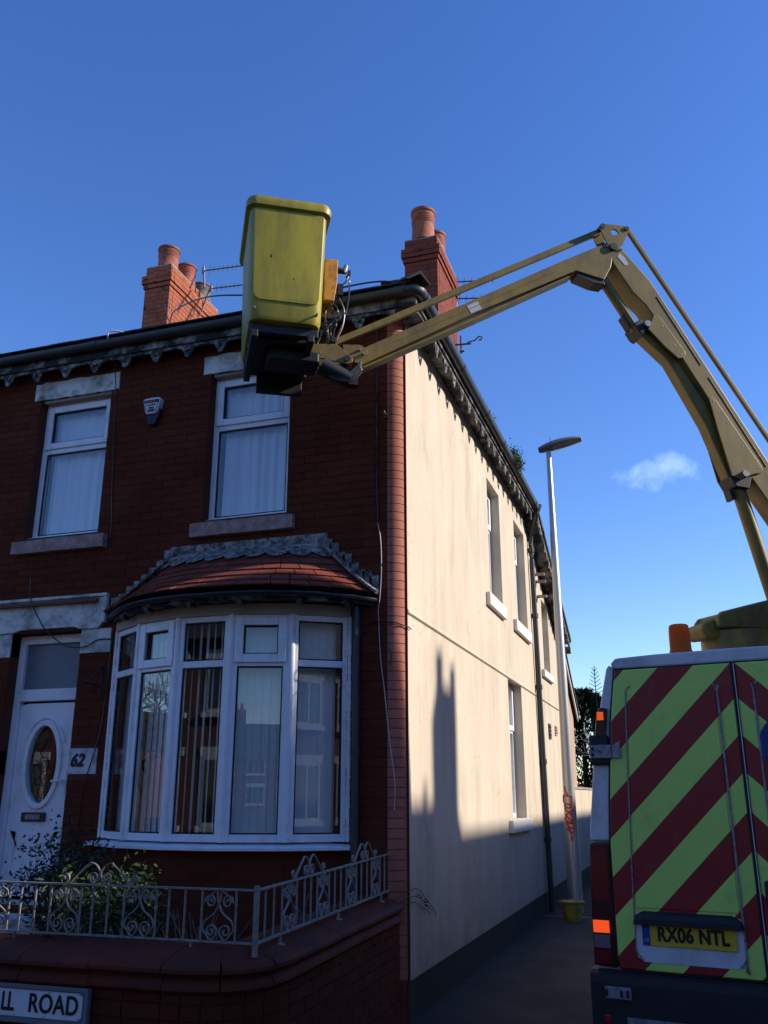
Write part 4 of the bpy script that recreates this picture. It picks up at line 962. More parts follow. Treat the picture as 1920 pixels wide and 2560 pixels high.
# bricks along the outer face
P = gpath(0)
S = [0]
for a, b in zip(P, P[1:]): S.append(S[-1] + (b - a).length)
def at(s):
    s = max(0, min(S[-1] - 1e-4, s))
    for i in range(len(S) - 1):
        if S[i + 1] >= s: return P[i] + (P[i + 1] - P[i]) * ((s - S[i]) / (S[i + 1] - S[i]))
jb = []
for k in range(9):
    s = -.11 if k % 2 else 0.0
    while s < S[-1] - .3:
        s0, s1 = max(0, s), s + .225; mid = (s0 + s1) / 2; a, b = at(s0), at(s1); d = b - a
        step = .225
        if RC and 2.0 < mid < 2.85: step = .1125; s1 = s + .1125; a, b = at(s0), at(s1); d = b - a
        if s1 - s0 > .04:
            m_ = (a + b) / 2; n_ = Vector((-d.y, d.x, 0)).normalized()
            if n_.dot(m_ - Vector((-2, -1, 0))) < 0: n_ = -n_
            c = m_ - n_ * .048; it = ((c.x, c.y, .003 + CH * k + CH / 2 - .02 + zs(m_.y) * .8), (d.length - .007, .1, CH - .007), math.atan2(d.y, d.x))
            if m_.x > -2.3: brick("brick", 'gbrick', gw, *it)
            else: jb.append(it)
        s += step
brick_join("brickwork", 'gbrick', gw, jb)
# coping stones: sloped top, rounded nose, hollow, lower roll (side, up) measured from the outer face line
cprof = [(-.32, .82), (-.30, .835), (-.16, .830), (.0, .79), (.032, .776), (.045, .760), (.045, .742), (.032, .728), (.012, .722), (.004, .706), (.016, .694), (.030, .680), (.032, .662), (.022, .648), (.002, .640), (-.06, .640), (-.32, .70)]
s = 0.0; k = 0
while s < S[-1] - .6:
    L = .44 if not (1.9 < s < 2.7) else .30
    pts = [at(s + .003 + (L - .006) * i / 6) for i in range(7)]
    jz = random.uniform(-.003, .003)
    part(MB().sweep(pts, [(-x_, z_ + jz) for x_, z_ in cprof]), "coping_stone", 'coping', gw, smooth=True)
    s += L; k += 1

# ================================================================== RAILING
rl = thing("railing", "white scrolled iron railing along the top of the garden wall", "railing", (-.13, -2.4, .8))
RBZ, RTZ = .862, 1.122
flat = [(-.0125, -.004), (.0125, -.004), (.0125, .004), (-.0125, .004)]
def rail_run(o, d, bars, panels, crests, L, feet, lab):
    o = Vector(o); d = Vector(d)
    def P3(u, v): p = o + d * u; return Vector((p.x, p.y, v + zs(p.y)))
    nrm = Vector((-d.y, d.x, 0))
    def ribbon(path, name, w=.006, th=.0028): # path in (u,v)
        part(MB().sweep([P3(u, v) for u, v in path], [(-w, -th), (w, -th), (w, th), (-w, th)], up=None or nrm.cross(Vector((0, 0, 1))).normalized() * 0 + nrm) if False else MB().sweep([P3(u, v) for u, v in path], [(-th, -w), (th, -w), (th, w), (-th, w)], up=nrm), name, 'iron', rl)
    for z in (RBZ, RTZ): part(MB().sweep([P3(0, z), P3(L, z)], [(-.0125, -.0045), (.0125, -.0045), (.0125, .0045), (-.0125, .0045)]), "rail", 'iron', rl)
    for u in bars: part(MB().sweep([P3(u, RBZ + .0045), P3(u, RTZ - .0045)], [(.0065 * math.cos(R_(q)), .0065 * math.sin(R_(q))) for q in range(0, 360, 45)], up=nrm), "bar", 'iron', rl)
    H = RTZ - RBZ - .008; zb = RBZ + .004
    def spiral(cx_, cz_, r0, r1, a0, turns, n=22): return [(cx_ + (r0 + (r1 - r0) * i / n) * math.cos(a0 + turns * 2 * math.pi * i / n), cz_ + (r0 + (r1 - r0) * i / n) * math.sin(a0 + turns * 2 * math.pi * i / n)) for i in range(n + 1)]
    for (a, b) in panels:
        for u in (a, b): part(MB().sweep([P3(u, RBZ + .0045), P3(u, RTZ - .0045)], [(.0065 * math.cos(R_(q)), .0065 * math.sin(R_(q))) for q in range(0, 360, 45)], up=nrm), "bar", 'iron', rl)
        c = (a + b) / 2; h = (b - a) / 2 - .008
        for sg in (-1, 1):
            rt = .034
            top = spiral(sg * h * .55, H - .058, .007, rt, R_(200) if sg > 0 else R_(-20), (-1.55 if sg > 0 else 1.55))
            top = [(x, z) for x, z in top]
            # rise over the top, cross the middle, bulge out on the other side, curl in at the foot
            mid = [(sg * h * .20, H - .006), (sg * .006, H - .055), (-sg * h * .25, H * .55), (-sg * h * .80, H * .40), (-sg * h * .98, H * .24), (-sg * h * .80, .035), (-sg * h * .45, .004)]
            bot = spiral(-sg * h * .46, .048, .040, .008, R_(-90), (1.45 if -sg < 0 else -1.45))
            mid3 = [tuple(v)[:2] for v in catmull([(x, z, 0) for x, z in [top[-1]] + mid + [bot[2]]], 5)]
            path = top[:-1] + mid3 + bot[3:]
            ribbon([(c + x, zb + z) for x, z in path], "scroll")
    for (a, b) in crests:
        c = (a + b) / 2; h = (b - a) / 2
        for sg in (-1, 1):
            s1 = spiral(sg * (h - .022), .030, .006, .024, R_(60) if sg < 0 else R_(120), (1.4 if sg < 0 else -1.4) * -1)
            s2 = spiral(sg * .042, .034, .032, .007, R_(-90), 1.4 * (1 if sg > 0 else -1))
            q = [(sg * (h - .03), .004), (sg * (h - .055), .006), (sg * (h * .62), .045), (sg * (h * .34), .100), (sg * .070, .112), (sg * .030, .098), (sg * .004, .06), (sg * .012, .022), (sg * .040, .002)]
            path = s1 + [tuple(v)[:2] for v in catmull([(x, z, 0) for x, z in q], 5)] + s2[2:]
            ribbon([(c + x, RTZ + .006 + z) for x, z in path], "crest_scroll")
    for u in feet:
        part(MB().sweep([P3(u, RBZ - .005), P3(u, RBZ - .055)], [(-.006, -.006), (.006, -.006), (.006, .006), (-.006, .006)], up=nrm), "foot", 'iron', rl)
        p = P3(u, RBZ - .052); part(MB().lathe([(.026, -.006), (.026, 0), (.014, .006)], p, 10), "foot_plate", 'iron', rl)
pn_f = [(.12 + .49 * k, .325 + .49 * k) for k in range(8)]
bars_f = [u for k in range(8) for u in (.43 + .49 * k, .53 + .49 * k)]
rail_run((-.13, -2.40, 0), (-1, 0, 0), bars_f, pn_f, [(.735, 1.235), (1.72, 2.22), (2.9, 3.4)], 4.1, (.38, 1.53, 2.6, 3.7), "front")
pn_s = [(.33, .535), (.85, 1.05), (1.36, 1.56), (1.88, 2.07)]
rail_run((-.13, -2.40, 0), (0, 1, 0), [.11, .22, .65, .75, 1.15, 1.26, 1.66, 1.78, 2.18], pn_s, [(.45, .97), (1.46, 1.99)], 2.33, (.32, 1.22, 2.1), "side")
for (x, y) in ((-.13, -2.40), (-.13, -.075)): part(MB().box(x - .012, x + .012, y - .012, y + .012, .80 + zs(y), 1.145 + zs(y)), "post", 'iron', rl)

# ================================================================== STREET SIGN
sg_ = thing("street_sign", "white street name plate in a grey frame fixed to the garden wall", "sign", (-1.6, WY - .05, .4))
part(MB().box(-2.62, -.985, WY - .052, WY - .018, .475, .642), "backing_frame", 'sign_frame', sg_, bevel=.006)
rr = [(-2.58, .495), (-1.03, .495), (-1.012, .512), (-1.012, .606), (-1.03, .623), (-2.58, .623)]
part(MB().prism(rr, WY - .058, WY - .0525, 'y'), "plate", 'sign_white', sg_)
for z0, z1 in ((.630, .648), (.468, .486)): part(MB().box(-2.62, -.978, WY - .066, WY - .0525, z0, z1), "frame_lip", 'sign_frame', sg_)
part(MB().box(-.998, -.976, WY - .066, WY - .0525, .4865, .6295), "frame_lip", 'sign_frame', sg_)
text("lettering", "LL", .125, (-1.478, WY - .0595, .559), 'ink', sg_, sx=.70, offset=.0025, space=.95)
text("lettering", "ROAD", .125, (-1.19, WY - .0595, .559), 'ink', sg_, sx=.86, offset=.0022, space=1.05)
for x, z in ((-1.03, .615), (-1.22, .617), (-1.42, .617), (-1.03, .503), (-1.24, .501), (-1.43, .501)): part(MB().lathe([(.004, 0), (.004, .003)], (0, 0, 0), 8), "rivet", 'sign_frame', sg_).location = (x, WY - .06, z)
sg_.location.x += .035
for x in (-.60, -2.1): part(MB().box(x - .045, x + .045, WY - .045, WY - .018, .0, .60), "mounting_board", 'sign_frame', sg_) if x < -1.5 else None

# ================================================================== PLANTS
def leaves(mb, n, box_fn, ln, wd, rnd, droop=.3, upb=.3):
    for _ in range(n):
        p = Vector(box_fn(rnd)); d = Vector((rnd.gauss(0, 1), rnd.gauss(0, 1), rnd.gauss(upb, .7))).normalized(); s = d.orthogonal().normalized(); s.rotate(Matrix.Rotation(rnd.uniform(0, 6.28), 3, d))
        L = ln * rnd.uniform(.6, 1.3); W = wd * rnd.uniform(.7, 1.2)
        mb.add([p, p + d * L * .45 + s * W, p + d * L - Vector((0, 0, droop * L * .3)), p + d * L * .45 - s * W], [(0, 1, 2, 3)])
rnd = random.Random(5)
def shrub(name, label, c, rad, n, ln, wd, mat, stems, cat="shrub", clusters=26):
    t = thing(name, label, cat, (c[0], c[1], .5)); st = MB(); lf_ = MB()
    cl = []
    for _ in range(clusters):
        a = rnd.uniform(0, 6.28); rr = math.sqrt(rnd.random()); e = Vector((c[0] + rad[0] * rr * math.cos(a), c[1] + rad[1] * rr * math.sin(a), c[2] + rad[2] * (rnd.uniform(-1, 1) * math.sqrt(max(.05, 1 - rr * rr)))))
        cl.append(e)
    for i, e in enumerate(cl[:stems]):
        b = Vector((c[0] + rnd.uniform(-.08, .08), c[1] + rnd.uniform(-.05, .05), .48)); m_ = (b + e) / 2 + Vector((rnd.uniform(-.06, .06), 0, .05)); st.tube(catmull([b, m_, e], 4), .006, 5)
    for e in cl: leaves(lf_, n // clusters, lambda r_: e + Vector((r_.gauss(0, .07), r_.gauss(0, .07), r_.gauss(0, .07))), ln, wd, rnd)
    part(st, "stem", 'bark', t); part(lf_, "foliage", mat, t); return t
shrub("leafy_shrub", "dark green leafy shrub behind the front railing below the bay", (-1.60, -1.55, .86), (.28, .25, .32), 3400, .05, .009, 'leaf', 12)
shrub("leafy_shrub", "young green shoots rising through the railing scrolls", (-1.42, -2.25, 1.0), (.22, .07, .16), 220, .055, .010, 'leaf', 6, clusters=10)
shrub("climbing_plant", "dark ragged climber beside the white front door", (-2.93, -.42, .92), (.14, .12, .36), 1000, .034, .012, 'leafdark', 14, "climber", 34)
shrub("dark_bush", "dark dense bush in the corner between door and bay", (-2.62, -.75, .95), (.34, .28, .38), 2200, .042, .012, 'leafdark', 8, "bush", 30)
def dry(name, label, c, n, h, spread):
    t = thing(name, label, "weed", c); mb = MB()
    for _ in range(n):
        e = Vector(c) + Vector((rnd.gauss(0, spread), rnd.gauss(0, spread * .5), h * rnd.uniform(.5, 1))); m_ = (Vector(c) + e) / 2 + Vector((rnd.gauss(0, .03), 0, .03)); mb.tube(catmull([Vector(c) + Vector((rnd.gauss(0, .02), 0, 0)), m_, e], 4), .0035, 4)
    part(mb, "stalk", 'dry', t); return t
dry("dry_weed", "dry pale weed stalks behind the middle of the front railing", (-.62, -2.1, .5), 26, .5, .13)
dry("dry_weed", "dry weed stalks behind the railing near the scroll crest", (-1.02, -2.15, .5), 14, .42, .1)
dry("dry_weed", "thin weeds behind the side railing", (-.35, -1.2, .5), 18, .5, .1)
t = thing("ivy_branch", "bare thorny twig reaching from the garden across the cream wall", "twig", (-.05, -.15, .8)); mb = MB()
for q in ([(-.10, -.16, .84), (.02, -.04, .92), (.03, .16, .905), (.03, .40, .80), (.03, .62, .71), (.03, .645, .66)], [(-.10, -.16, .82), (.02, -.02, .87), (.03, .10, .86), (.03, .25, .83), (.03, .42, .76), (.03, .55, .72)], [(-.08, -.14, .80), (.02, .02, .83), (.03, .2, .78), (.03, .38, .74), (.03, .47, .70)]): mb.tube(catmull(q, 5), .003, 4)
part(mb, "twig", 'bark', t); lf_ = MB(); leaves(lf_, 26, lambda r_: (.035, r_.uniform(0, .6), 0) if False else (lambda y_: (.035, y_, .91 - .33 * y_ + r_.uniform(-.03, .02)))(r_.uniform(0, .6)), .022, .007, rnd); part(lf_, "leaf", 'leafdark', t)['kind'] = 'stuff'
def tuft(label, c, rad, n):
    t = thing("gutter_plant", label, "plant", c, 0, "plants growing in the gutter"); mb = MB()
    leaves(mb, n, lambda r_: Vector(c) + Vector((r_.gauss(0, rad[0]), r_.gauss(0, rad[1]), abs(r_.gauss(0, rad[2])))), .034, .009, rnd, .2, .5); part(mb, "foliage", 'moss', t)
tuft("small green weed tuft growing in the side gutter nearest the corner", (GX, 2.75, ZG), (.03, .07, .05), 160)
tuft("big bushy green weed growing in the side gutter above the first side window", (GX + .03, 4.40, ZG - .03), (.04, .13, .085), 2600)
tuft("tiny weed sprouting at the gutter bend by the boom", (GX, -.05, ZG + .02), (.02, .04, .025), 30)

# ================================================================== LAMP POST AND BUCKET
lp = thing("lamp_post", "tall tapering grey steel street lamp with flat lantern beside the cream wall", "street lamp", (.38, 7.08, 0))
part(MB().lathe([(.105, 0), (.105, .95), (.098, 1.0), (.092, 1.3), (.042, 7.10), (.030, 7.16)], (.38, 7.08, 0), 24), "column", 'galv', lp, smooth=True)
rings = []
for i in range(11):
    u = i / 10; x = .22 + .72 * u; w = .17 * math.sin(math.pi * (.10 + .84 * u)) ** .55 + .015; th = .080 * (1 - .8 * (abs(u - .5) / .6) ** 2) + .012; zc_ = 7.17 + .15 * u - .03 * u * u
    rings.append([(x, 7.08 + w * math.cos(R_(a)), zc_ + th * math.sin(R_(a)) * (1.0 if a <= 180 else .45)) for a in range(0, 360, 24)])
part(MB().loft(rings), "lantern", 'lantern', lp, smooth=True)
rings = []
for i in range(7):
    u = i / 6; x = .46 + .42 * u; w = .11 * math.sin(math.pi * (.08 + .86 * u)) ** .5; zc_ = 7.175 + .085 * u
    rings.append([(x, 7.08 + w * math.cos(R_(a)), zc_ + .014 * math.sin(R_(a))) for a in range(0, 360, 30)])
part(MB().loft(rings), "lens", 'lens', lp, smooth=True)
part(MB().tube([(.42, 7.08, 7.26), (.42, 7.08, 7.40)], .006, 5), "photocell_pin", 'lantern', lp)
def on_post(a, z):   # angle on the column surface, facing the street corner at -90
    r = (.0925 if z > 1.3 else .094 if z > 1.0 else .106) + .0025
    if 1.3 < z: r = .092 - (z - 1.3) / 5.8 * .05 + .0025
    if z <= 1.3: r = .0985 + .003 if z > .95 else .108
    return (.38 + r * math.cos(R_(a)), 7.08 + r * math.sin(R_(a)), z)
strokes = [[(-125, 1.75), (-118, 1.68), (-95, 1.62)], [(-150, 1.62), (-60, 1.60)], [(-150, 1.62), (-150, 1.52), (-70, 1.50), (-60, 1.62)], [(-145, 1.48), (-90, 1.44), (-60, 1.52)],
           [(-140, 1.44), (-75, 1.36), (-60, 1.42), (-130, 1.33)], [(-130, 1.33), (-60, 1.27), (-90, 1.40)], [(-140, 1.30), (-100, 1.22), (-60, 1.28)], [(-135, 1.24), (-80, 1.16), (-55, 1.22), (-110, 1.26)],
           [(-130, 1.16), (-70, 1.10), (-60, 1.15)], [(-110, 1.18), (-85, 1.08), (-80, .98)], [(-95, 1.02), (-75, 1.0)], [(-85, 1.0), (-80, .8), (-75, .62)]]
g_ = MB()
for q in strokes: g_.tube([on_post(v.x, v.y) for v in catmull([(a, z, 0) for a, z in q], 6)], .012 if q[-1][1] > .7 else .004, 6)
part(g_, "graffiti", 'graf', lp)
bk = thing("bucket", "dented yellow plastic bucket at the foot of the lamp post", "bucket", (.44, 6.2, 0))
rb = MB(); prof = [(.112, .0), (.116, .01), (.150, .225), (.166, .232), (.168, .250), (.158, .252), (.146, .235), (.110, .02)]
vs_n = 28
for r0, z in prof: pass
rb.lathe(prof, (.44, 6.2, .0), vs_n)
part(rb, "tub", 'bucket', bk, smooth=True)
part(MB().tube(catmull([(.275, 6.2, .24), (.27, 6.10, .262), (.36, 6.02, .262), (.50, 6.02, .256), (.60, 6.1, .25), (.605, 6.2, .236)], 5), .004, 5), "handle", 'galv', bk)
strip = MB().box(.0, 1.66, 6.62, 6.66, .0005, .004).obj("paving_joint", 'kerb'); kind(strip, 'structure')

# ================================================================== BEYOND THE HOUSE
rw = thing("rear_yard_wall", "low cream rendered yard wall beyond the end of the side wall", "wall", (0, 12, 0))
part(MB().box(-.20, .0, 9.70, 22, .25, 1.74), "wall_face", 'render', rw); part(MB().box(-.20, -.02, 9.70, 22, -.1, .249), "wall_foot", 'plinth', rw); part(MB().box(-.22, .02, 9.70, 22, 1.741, 1.785), "wall_cap", 'filletm', rw, bevel=.006)
ob = thing("rear_outbuilding", "pale brick lean-to with white verge behind the corner house", "outbuilding", (-1, 11, 0))
part(MB().prism([(9.75, 0), (12.0, 0), (12.0, 3.22), (9.75, 4.70)], -3.5, -.05, 'x'), "wall", 'farpale', ob)
part(MB().prism([(9.7, 4.83), (12.2, 3.18), (12.2, 3.24), (9.7, 4.89)], -3.6, .06, 'x'), "roof", 'slate', ob)
part(MB().prism([(9.7, 4.72), (12.18, 3.08), (12.18, 3.195), (9.7, 4.835)], .01, .035, 'x'), "verge_board", 'farwhite', ob)
def conifer(label, c, h, r, n, seed):
    rd = random.Random(seed); t = thing("conifer_tree", label, "tree", c, 0, "dark conifers behind the yard"); c = Vector(c)
    part(MB().cone(c, c + Vector((0, 0, h * .95)), .14, .02, 8), "trunk", 'bark', t); mb = MB()
    for _ in range(n):
        z = rd.random() ** .8; a = rd.uniform(0, 6.28); bulge = 1 + .25 * math.sin(a * 5 + z * 9 + seed) + .2 * math.sin(a * 9 - z * 17)
        rr = r * (1 - z) ** .55 * bulge * (.45 + .55 * math.sqrt(rd.random())); p = c + Vector((rr * math.cos(a), rr * math.sin(a), .2 + z * h))
        d = Vector((math.cos(a), math.sin(a), rd.uniform(-.2, .9))).normalized(); s = d.orthogonal().normalized(); s.rotate(Matrix.Rotation(rd.uniform(0, 6.28), 3, d)); L = rd.uniform(.10, .26); W = rd.uniform(.012, .03)
        mb.add([p, p + d * L * .5 + s * W, p + d * L + Vector((0, 0, .03)), p + d * L * .5 - s * W], [(0, 1, 2, 3)])
    part(mb, "crown", 'conifer', t)
conifer("dark conifer with a bare top shoot behind the yard wall", (-.55, 18.5, 0), 4.15, 1.9, 22000, 1)
conifer("dark conifer seen just left of the van behind the yard wall", (1.0, 19.5, 0), 4.3, 1.8, 18000, 2)
conifer("shorter dark conifer half hidden by the van", (2.9, 20.5, 0), 4.0, 1.6, 8000, 3)
t = thing("bare_shrub", "bare pale branched shrub in front of the conifers", "shrub", (.3, 15.5, 0)); mb = MB(); rd = random.Random(9)
def grow(p, d, L, r, k):
    e = p + d * L; m_ = (p + e) / 2 + Vector((rd.gauss(0, .06), rd.gauss(0, .06), rd.gauss(0, .05))) * L; mb.tube(catmull([p, m_, e], 3), r, 5)
    if k == 0: return
    for _ in range(rd.choice((2, 2, 3))):
        nd = (d + Vector((rd.gauss(0, .55), rd.gauss(0, .4), rd.gauss(.05, .4)))).normalized(); grow(e, nd, L * rd.uniform(.6, .85), r * .68, k - 1)
for b in ((.15, 15.5, 1.2), (.45, 15.7, 1.1), (.05, 15.9, 1.3)): grow(Vector(b), Vector((rd.uniform(-.2, .6), 0, 1)).normalized(), .62, .020, 4)
part(mb, "branch", 'palebark', t)
# top shoot of the conifer
t2 = bpy.data.objects["conifer_tree"]; sh_ = MB()
for z in range(7):
    zz = 4.2 + z * .1
    for sg in (-1, 1): sh_.tube([(-.05, 17.6, zz), (-.05 + sg * (.20 - z * .022), 17.6, zz + .10)], .008, 4)
sh_.tube([(-.05, 17.6, 3.6), (-.05, 17.6, 4.95)], .012, 5); part(sh_, "top_shoot", 'conifer', t2)

# ================================================================== VAN  (own axes: x right, y forward, z up; origin at rear centre on the road)
PSI = R_(-10.6)
van = thing("parked_van", "white works van with red and lime chevron rear doors, parked by the kerb", "van", (2.430, -1.370, 0), PSI)
hp_ = [(0, 2.452), (.45, 2.448), (.68, 2.438), (.735, 2.418), (.762, 2.372), (.79, 2.26), (.825, 2.10), (.878, 1.85), (.925, 1.46), (.952, 1.15), (.960, .80), (.960, .50), (.93, .36)]
prof = [(x, z) for x, z in hp_] + [(-x, z) for x, z in hp_[:0:-1]]
def vring(y, kx=1, top=2.452, zmin=.36):
    out = []
    for x, z in prof:
        zz = z if z <= 1.15 else 1.15 + (z - 1.15) * (top - 1.15) / (2.452 - 1.15)
        out.append((x * kx, y, zz))
    return out
lpart(MB().loft([vring(.035, .985, 2.43), vring(.075), vring(1.5), vring(3.3), vring(3.75, 1, 2.40), vring(4.3, .97, 1.9), vring(4.75, .94, 1.38), vring(5.2, .90, 1.22), vring(5.32, .86, 1.08)]), "body", 'vanwhite', van, smooth=True)
# header strip above the doors and rear pillars
lpart(MB().prism([(-.70, 2.366), (.70, 2.366), (.735, 2.40), (.70, 2.436), (.45, 2.445), (0, 2.449), (-.45, 2.445), (-.70, 2.436), (-.735, 2.40)], .0, .036, 'y'), "header_panel", 'vanwhite', van, bevel=.012)
for sg in (-1, 1):
    pil = [(.712, 2.362), (.742, 2.398), (.762, 2.372), (.79, 2.26), (.825, 2.10), (.878, 1.85), (.930, 1.44), (.937, 1.345), (.815, 1.345), (.798, 1.58), (.76, 2.03)]
    lpart(MB().prism([(sg * x, z) for x, z in pil], .002, .036, 'y'), "rear_pillar", 'vanwhite', van, bevel=.010)
    d = [(.010, 2.358), (.704, 2.358), (.752, 2.03), (.790, 1.58), (.806, 1.33), (.810, .70), (.795, .655), (.030, .655), (.010, .675)]
    dd = lpart(MB().prism([(sg * x, z) for x, z in d], -.022, .034, 'y'), "rear_door", 'chevron', van, bevel=.008)
    sl = MB(); pl = [(sg * x, -.0, z) for x, z in d]; sl.sweep(pl, [(-.010, -.012), (.010, -.012), (.010, .012), (-.010, .012)], closed=True, up=Vector((0, 1, 0))); lpart(sl, "door_seal", 'gasket', van)
    # pressed bead lines where no vinyl was laid
    for pts in ([(sg * .615, 2.255), (sg * .640, 2.225), (sg * .646, 2.15), (sg * .668, 1.70), (sg * .690, 1.10), (sg * .697, .80), (sg * .690, .745), (sg * .66, .712)], [(sg * .125, 2.245), (sg * .105, 2.21), (sg * .100, 2.1), (sg * .100, .80), (sg * .108, .745), (sg * .135, .712)]):
        w_ = .0035 if abs(pts[0][0]) > .3 else .0055
        lpart(MB().sweep([(v.x, -.0265, v.y) for v in catmull([(a, b, 0) for a, b in pts], 5)], [(-w_, -.003), (w_, -.003), (w_, .003), (-w_, .003)], up=Vector((0, 1, 0))), "pressed_bead", 'hinge', van)
    lpart(MB().prism([(sg * x, z) for x, z in [(.115, 2.23), (.63, 2.23), (.655, 1.70), (.676, 1.10), (.682, .985), (.115, .985)]], -.0275, -.0215, 'y'), "pressed_panel", 'chevron', van, bevel=.005)
    # main lamp cluster
    lm = lpart(MB().prism([(sg * x, z) for x, z in [(.818, 1.335), (.938, 1.335), (.953, 1.0), (.955, .66), (.80 + .018, .655)]], -.012, .04, 'y'), "tail_lamp", 'lampdark', van, bevel=.010)
    lpart(MB().box(*sorted((sg * .835, sg * .935)), -.017, -.0125, 1.02, 1.30), "stop_lens", 'lampred', lm)
    lpart(MB().box(*sorted((sg * .850, sg * .945)), -.017, -.0125, .838, .905), "indicator_lens", 'amberlit', lm)
    for j in range(11): lpart(MB().box(*sorted((sg * .850, sg * .945)), -.0195, -.0175, .839 + j * .006, .842 + j * .006), "lens_rib", 'amberlit', lm)
    lpart(MB().box(*sorted((sg * .850, sg * .945)), -.017, -.0125, .757, .828), "reverse_lens", 'lampclear', lm)
    lpart(MB().box(*sorted((sg * .850, sg * .945)), -.017, -.0125, .675, .745), "fog_lens", 'lampred', lm)
    ul = lpart(MB().prism([(sg * x, z) for x, z in [(.768, 2.125), (.815, 2.135), (.840, 2.06), (.853, 1.975), (.850, 1.955), (.790, 1.95)]], -.03, .04, 'y'), "upper_marker_lamp", 'lampdark', van, bevel=.006)
    lpart(MB().box(*sorted((sg * .790, sg * .830)), -.034, -.0305, 2.055, 2.105), "marker_lens", 'amberlit', ul)
    hg = lpart(MB().box(*sorted((sg * .775, sg * .895)), -.03, .05, 1.785, 1.965), "hinge_mount", 'vanblack', van, bevel=.012)
    lpart(MB().box(*sorted((sg * .755, sg * .885)), -.046, -.031, 1.825, 1.905), "hinge_plate", 'hinge', hg, bevel=.004)
    lpart(MB().prism([(sg * .70, 1.825), (sg * .752, 1.830), (sg * .752, 1.902), (sg * .70, 1.925)], -.040, -.0235, 'y'), "hinge_strap", 'hinge', hg)
    for zz in (1.838, 1.872): lpart(MB().box(*sorted((sg * .862, sg * .878)), -.052, -.0465, zz, zz + .02), "hinge_knuckle", 'vanblack', hg)
    lpart(MB().lathe([(.008, 0), (.008, .006)], (0, 0, 0), 8), "hinge_bolt", 'vanblack', hg).location = (sg * .825, -.048, 1.862)
    bh = lpart(MB().box(*sorted((sg * .735, sg * .885)), -.075, -.0565, .504, .566), "lower_hinge", 'hinge', van, bevel=.004)
    for x_ in (.875, .79, .755): lpart(MB().box(*sorted((sg * (x_ - .008), sg * (x_ + .008))), -.080, -.0755, .515, .552), "hinge_knuckle", 'vanblack', bh)
    lpart(MB().box(*sorted((sg * .862, sg * .902)), -.066, -.056, .376, .418), "reflector", 'reflector', van, bevel=.006)
    for yy_ in (.95, 4.35):
        wh = lpart(MB().add(*(lambda m: (m.v, m.f))(MB())), "wheel", 'tyre', van) if False else None
        ty = MB(); n = 28; ring = [(.20, -.09), (.31, -.10), (.335, -.07), (.335, .07), (.31, .10), (.20, .09)]; vs = []
        for r0, w_ in ring: vs += [(sg * .80 + w_, yy_ + r0 * math.cos(2 * math.pi * i / n), .215 + r0 * math.sin(2 * math.pi * i / n)) for i in range(n)]
        ty.add(vs, [(j * n + i, j * n + (i + 1) % n, (j + 1) * n + (i + 1) % n, (j + 1) * n + i) for j in range(5) for i in range(n)])
        tw = lpart(ty, "tyre", 'tyre', van, smooth=True); lpart(MB().cone((sg * .74, yy_, .215), (sg * .875, yy_, .215), .205, .17, 20), "rim", 'hinge', tw)
lpart(MB().box(-.012, .012, -.0235, -.0225, .66, 2.355), "door_gap", 'gasket', van)
lpart(MB().box(.004, .009, -.030, -.0236, .66, 2.355), "drip_edge", 'vanwhite', van)
# number plate recess, hood and plate on the left door
lpart(MB().prism([(-.695, .760), (-.690, .725), (-.655, .702), (-.145, .702), (-.112, .725), (-.105, .760), (-.105, .955), (-.695, .955)], -.0255, -.0225, 'y'), "plate_recess", 'vanwhite', van)
rings = []
for (y_, z0, z1, k) in ((-.0256, .905, .972, 1.0), (-.055, .902, .958, .985), (-.070, .900, .930, .96)):
    rings.append([(-.40 + (x - -.40) * k, y_, z) for x, z in ((-.705, z0), (-.695, z0 + (z1 - z0) * .6), (-.645, z1), (-.155, z1), (-.105, z0 + (z1 - z0) * .6), (-.092, z0))])
lpart(MB().loft(rings), "plate_hood", 'vanblack', van, bevel=.004)
np_ = lpart(MB().box(-.657, -.142, -.034, -.0265, .790, .900), "number_plate", 'plate', van, bevel=.002)
lpart(MB().box(-.655, -.612, -.0352, -.0342, .792, .898), "plate_band", 'blue', np_)
text("registration", "RX06 NTL", .105, (-.376, -.0355, .850), 'ink', np_, sx=.80, offset=.0035, world=False, space=1.05)
text("country_letters", "GB", .022, (-.633, -.0362, .818), 'plate', np_, world=False)
text("maker_line", "- - - - - - - -", .012, (-.376, -.0355, .7965), 'ink', np_, world=False)
# bumper with step
bm = lpart(MB().loft([[(x, y, z) for x, y, z in ((-.985, .02, zz), (-.975, -.045 * k, zz), (-.90, -.056 * k, zz), (.90, -.056 * k, zz), (.975, -.045 * k, zz), (.985, .02, zz), (.985, .5, zz), (-.985, .5, zz))] for zz, k in ((.20, .6), (.26, .9), (.36, 1), (.58, 1), (.625, .85), (.640, .3))]), "bumper", 'vanblack', van)
lpart(MB().box(-.77, -.35, -.062, -.0565, .27, .415), "step_plate", 'hinge', van)
lpart(MB().lathe([(.165, 0), (.165, .004)], (0, 0, 0), 40), "round_sticker", 'blue', van)
bs = [o for o in van.children if o.name.startswith("round_sticker")][0]; bs.location = (.262, -.0235, 1.885); bs.rotation_euler = (R_(90), 0, 0)
lpart(MB().box(.035, .13, -.05, -.0235, 1.03, 1.16), "door_handle", 'vanblack', van, bevel=.012)
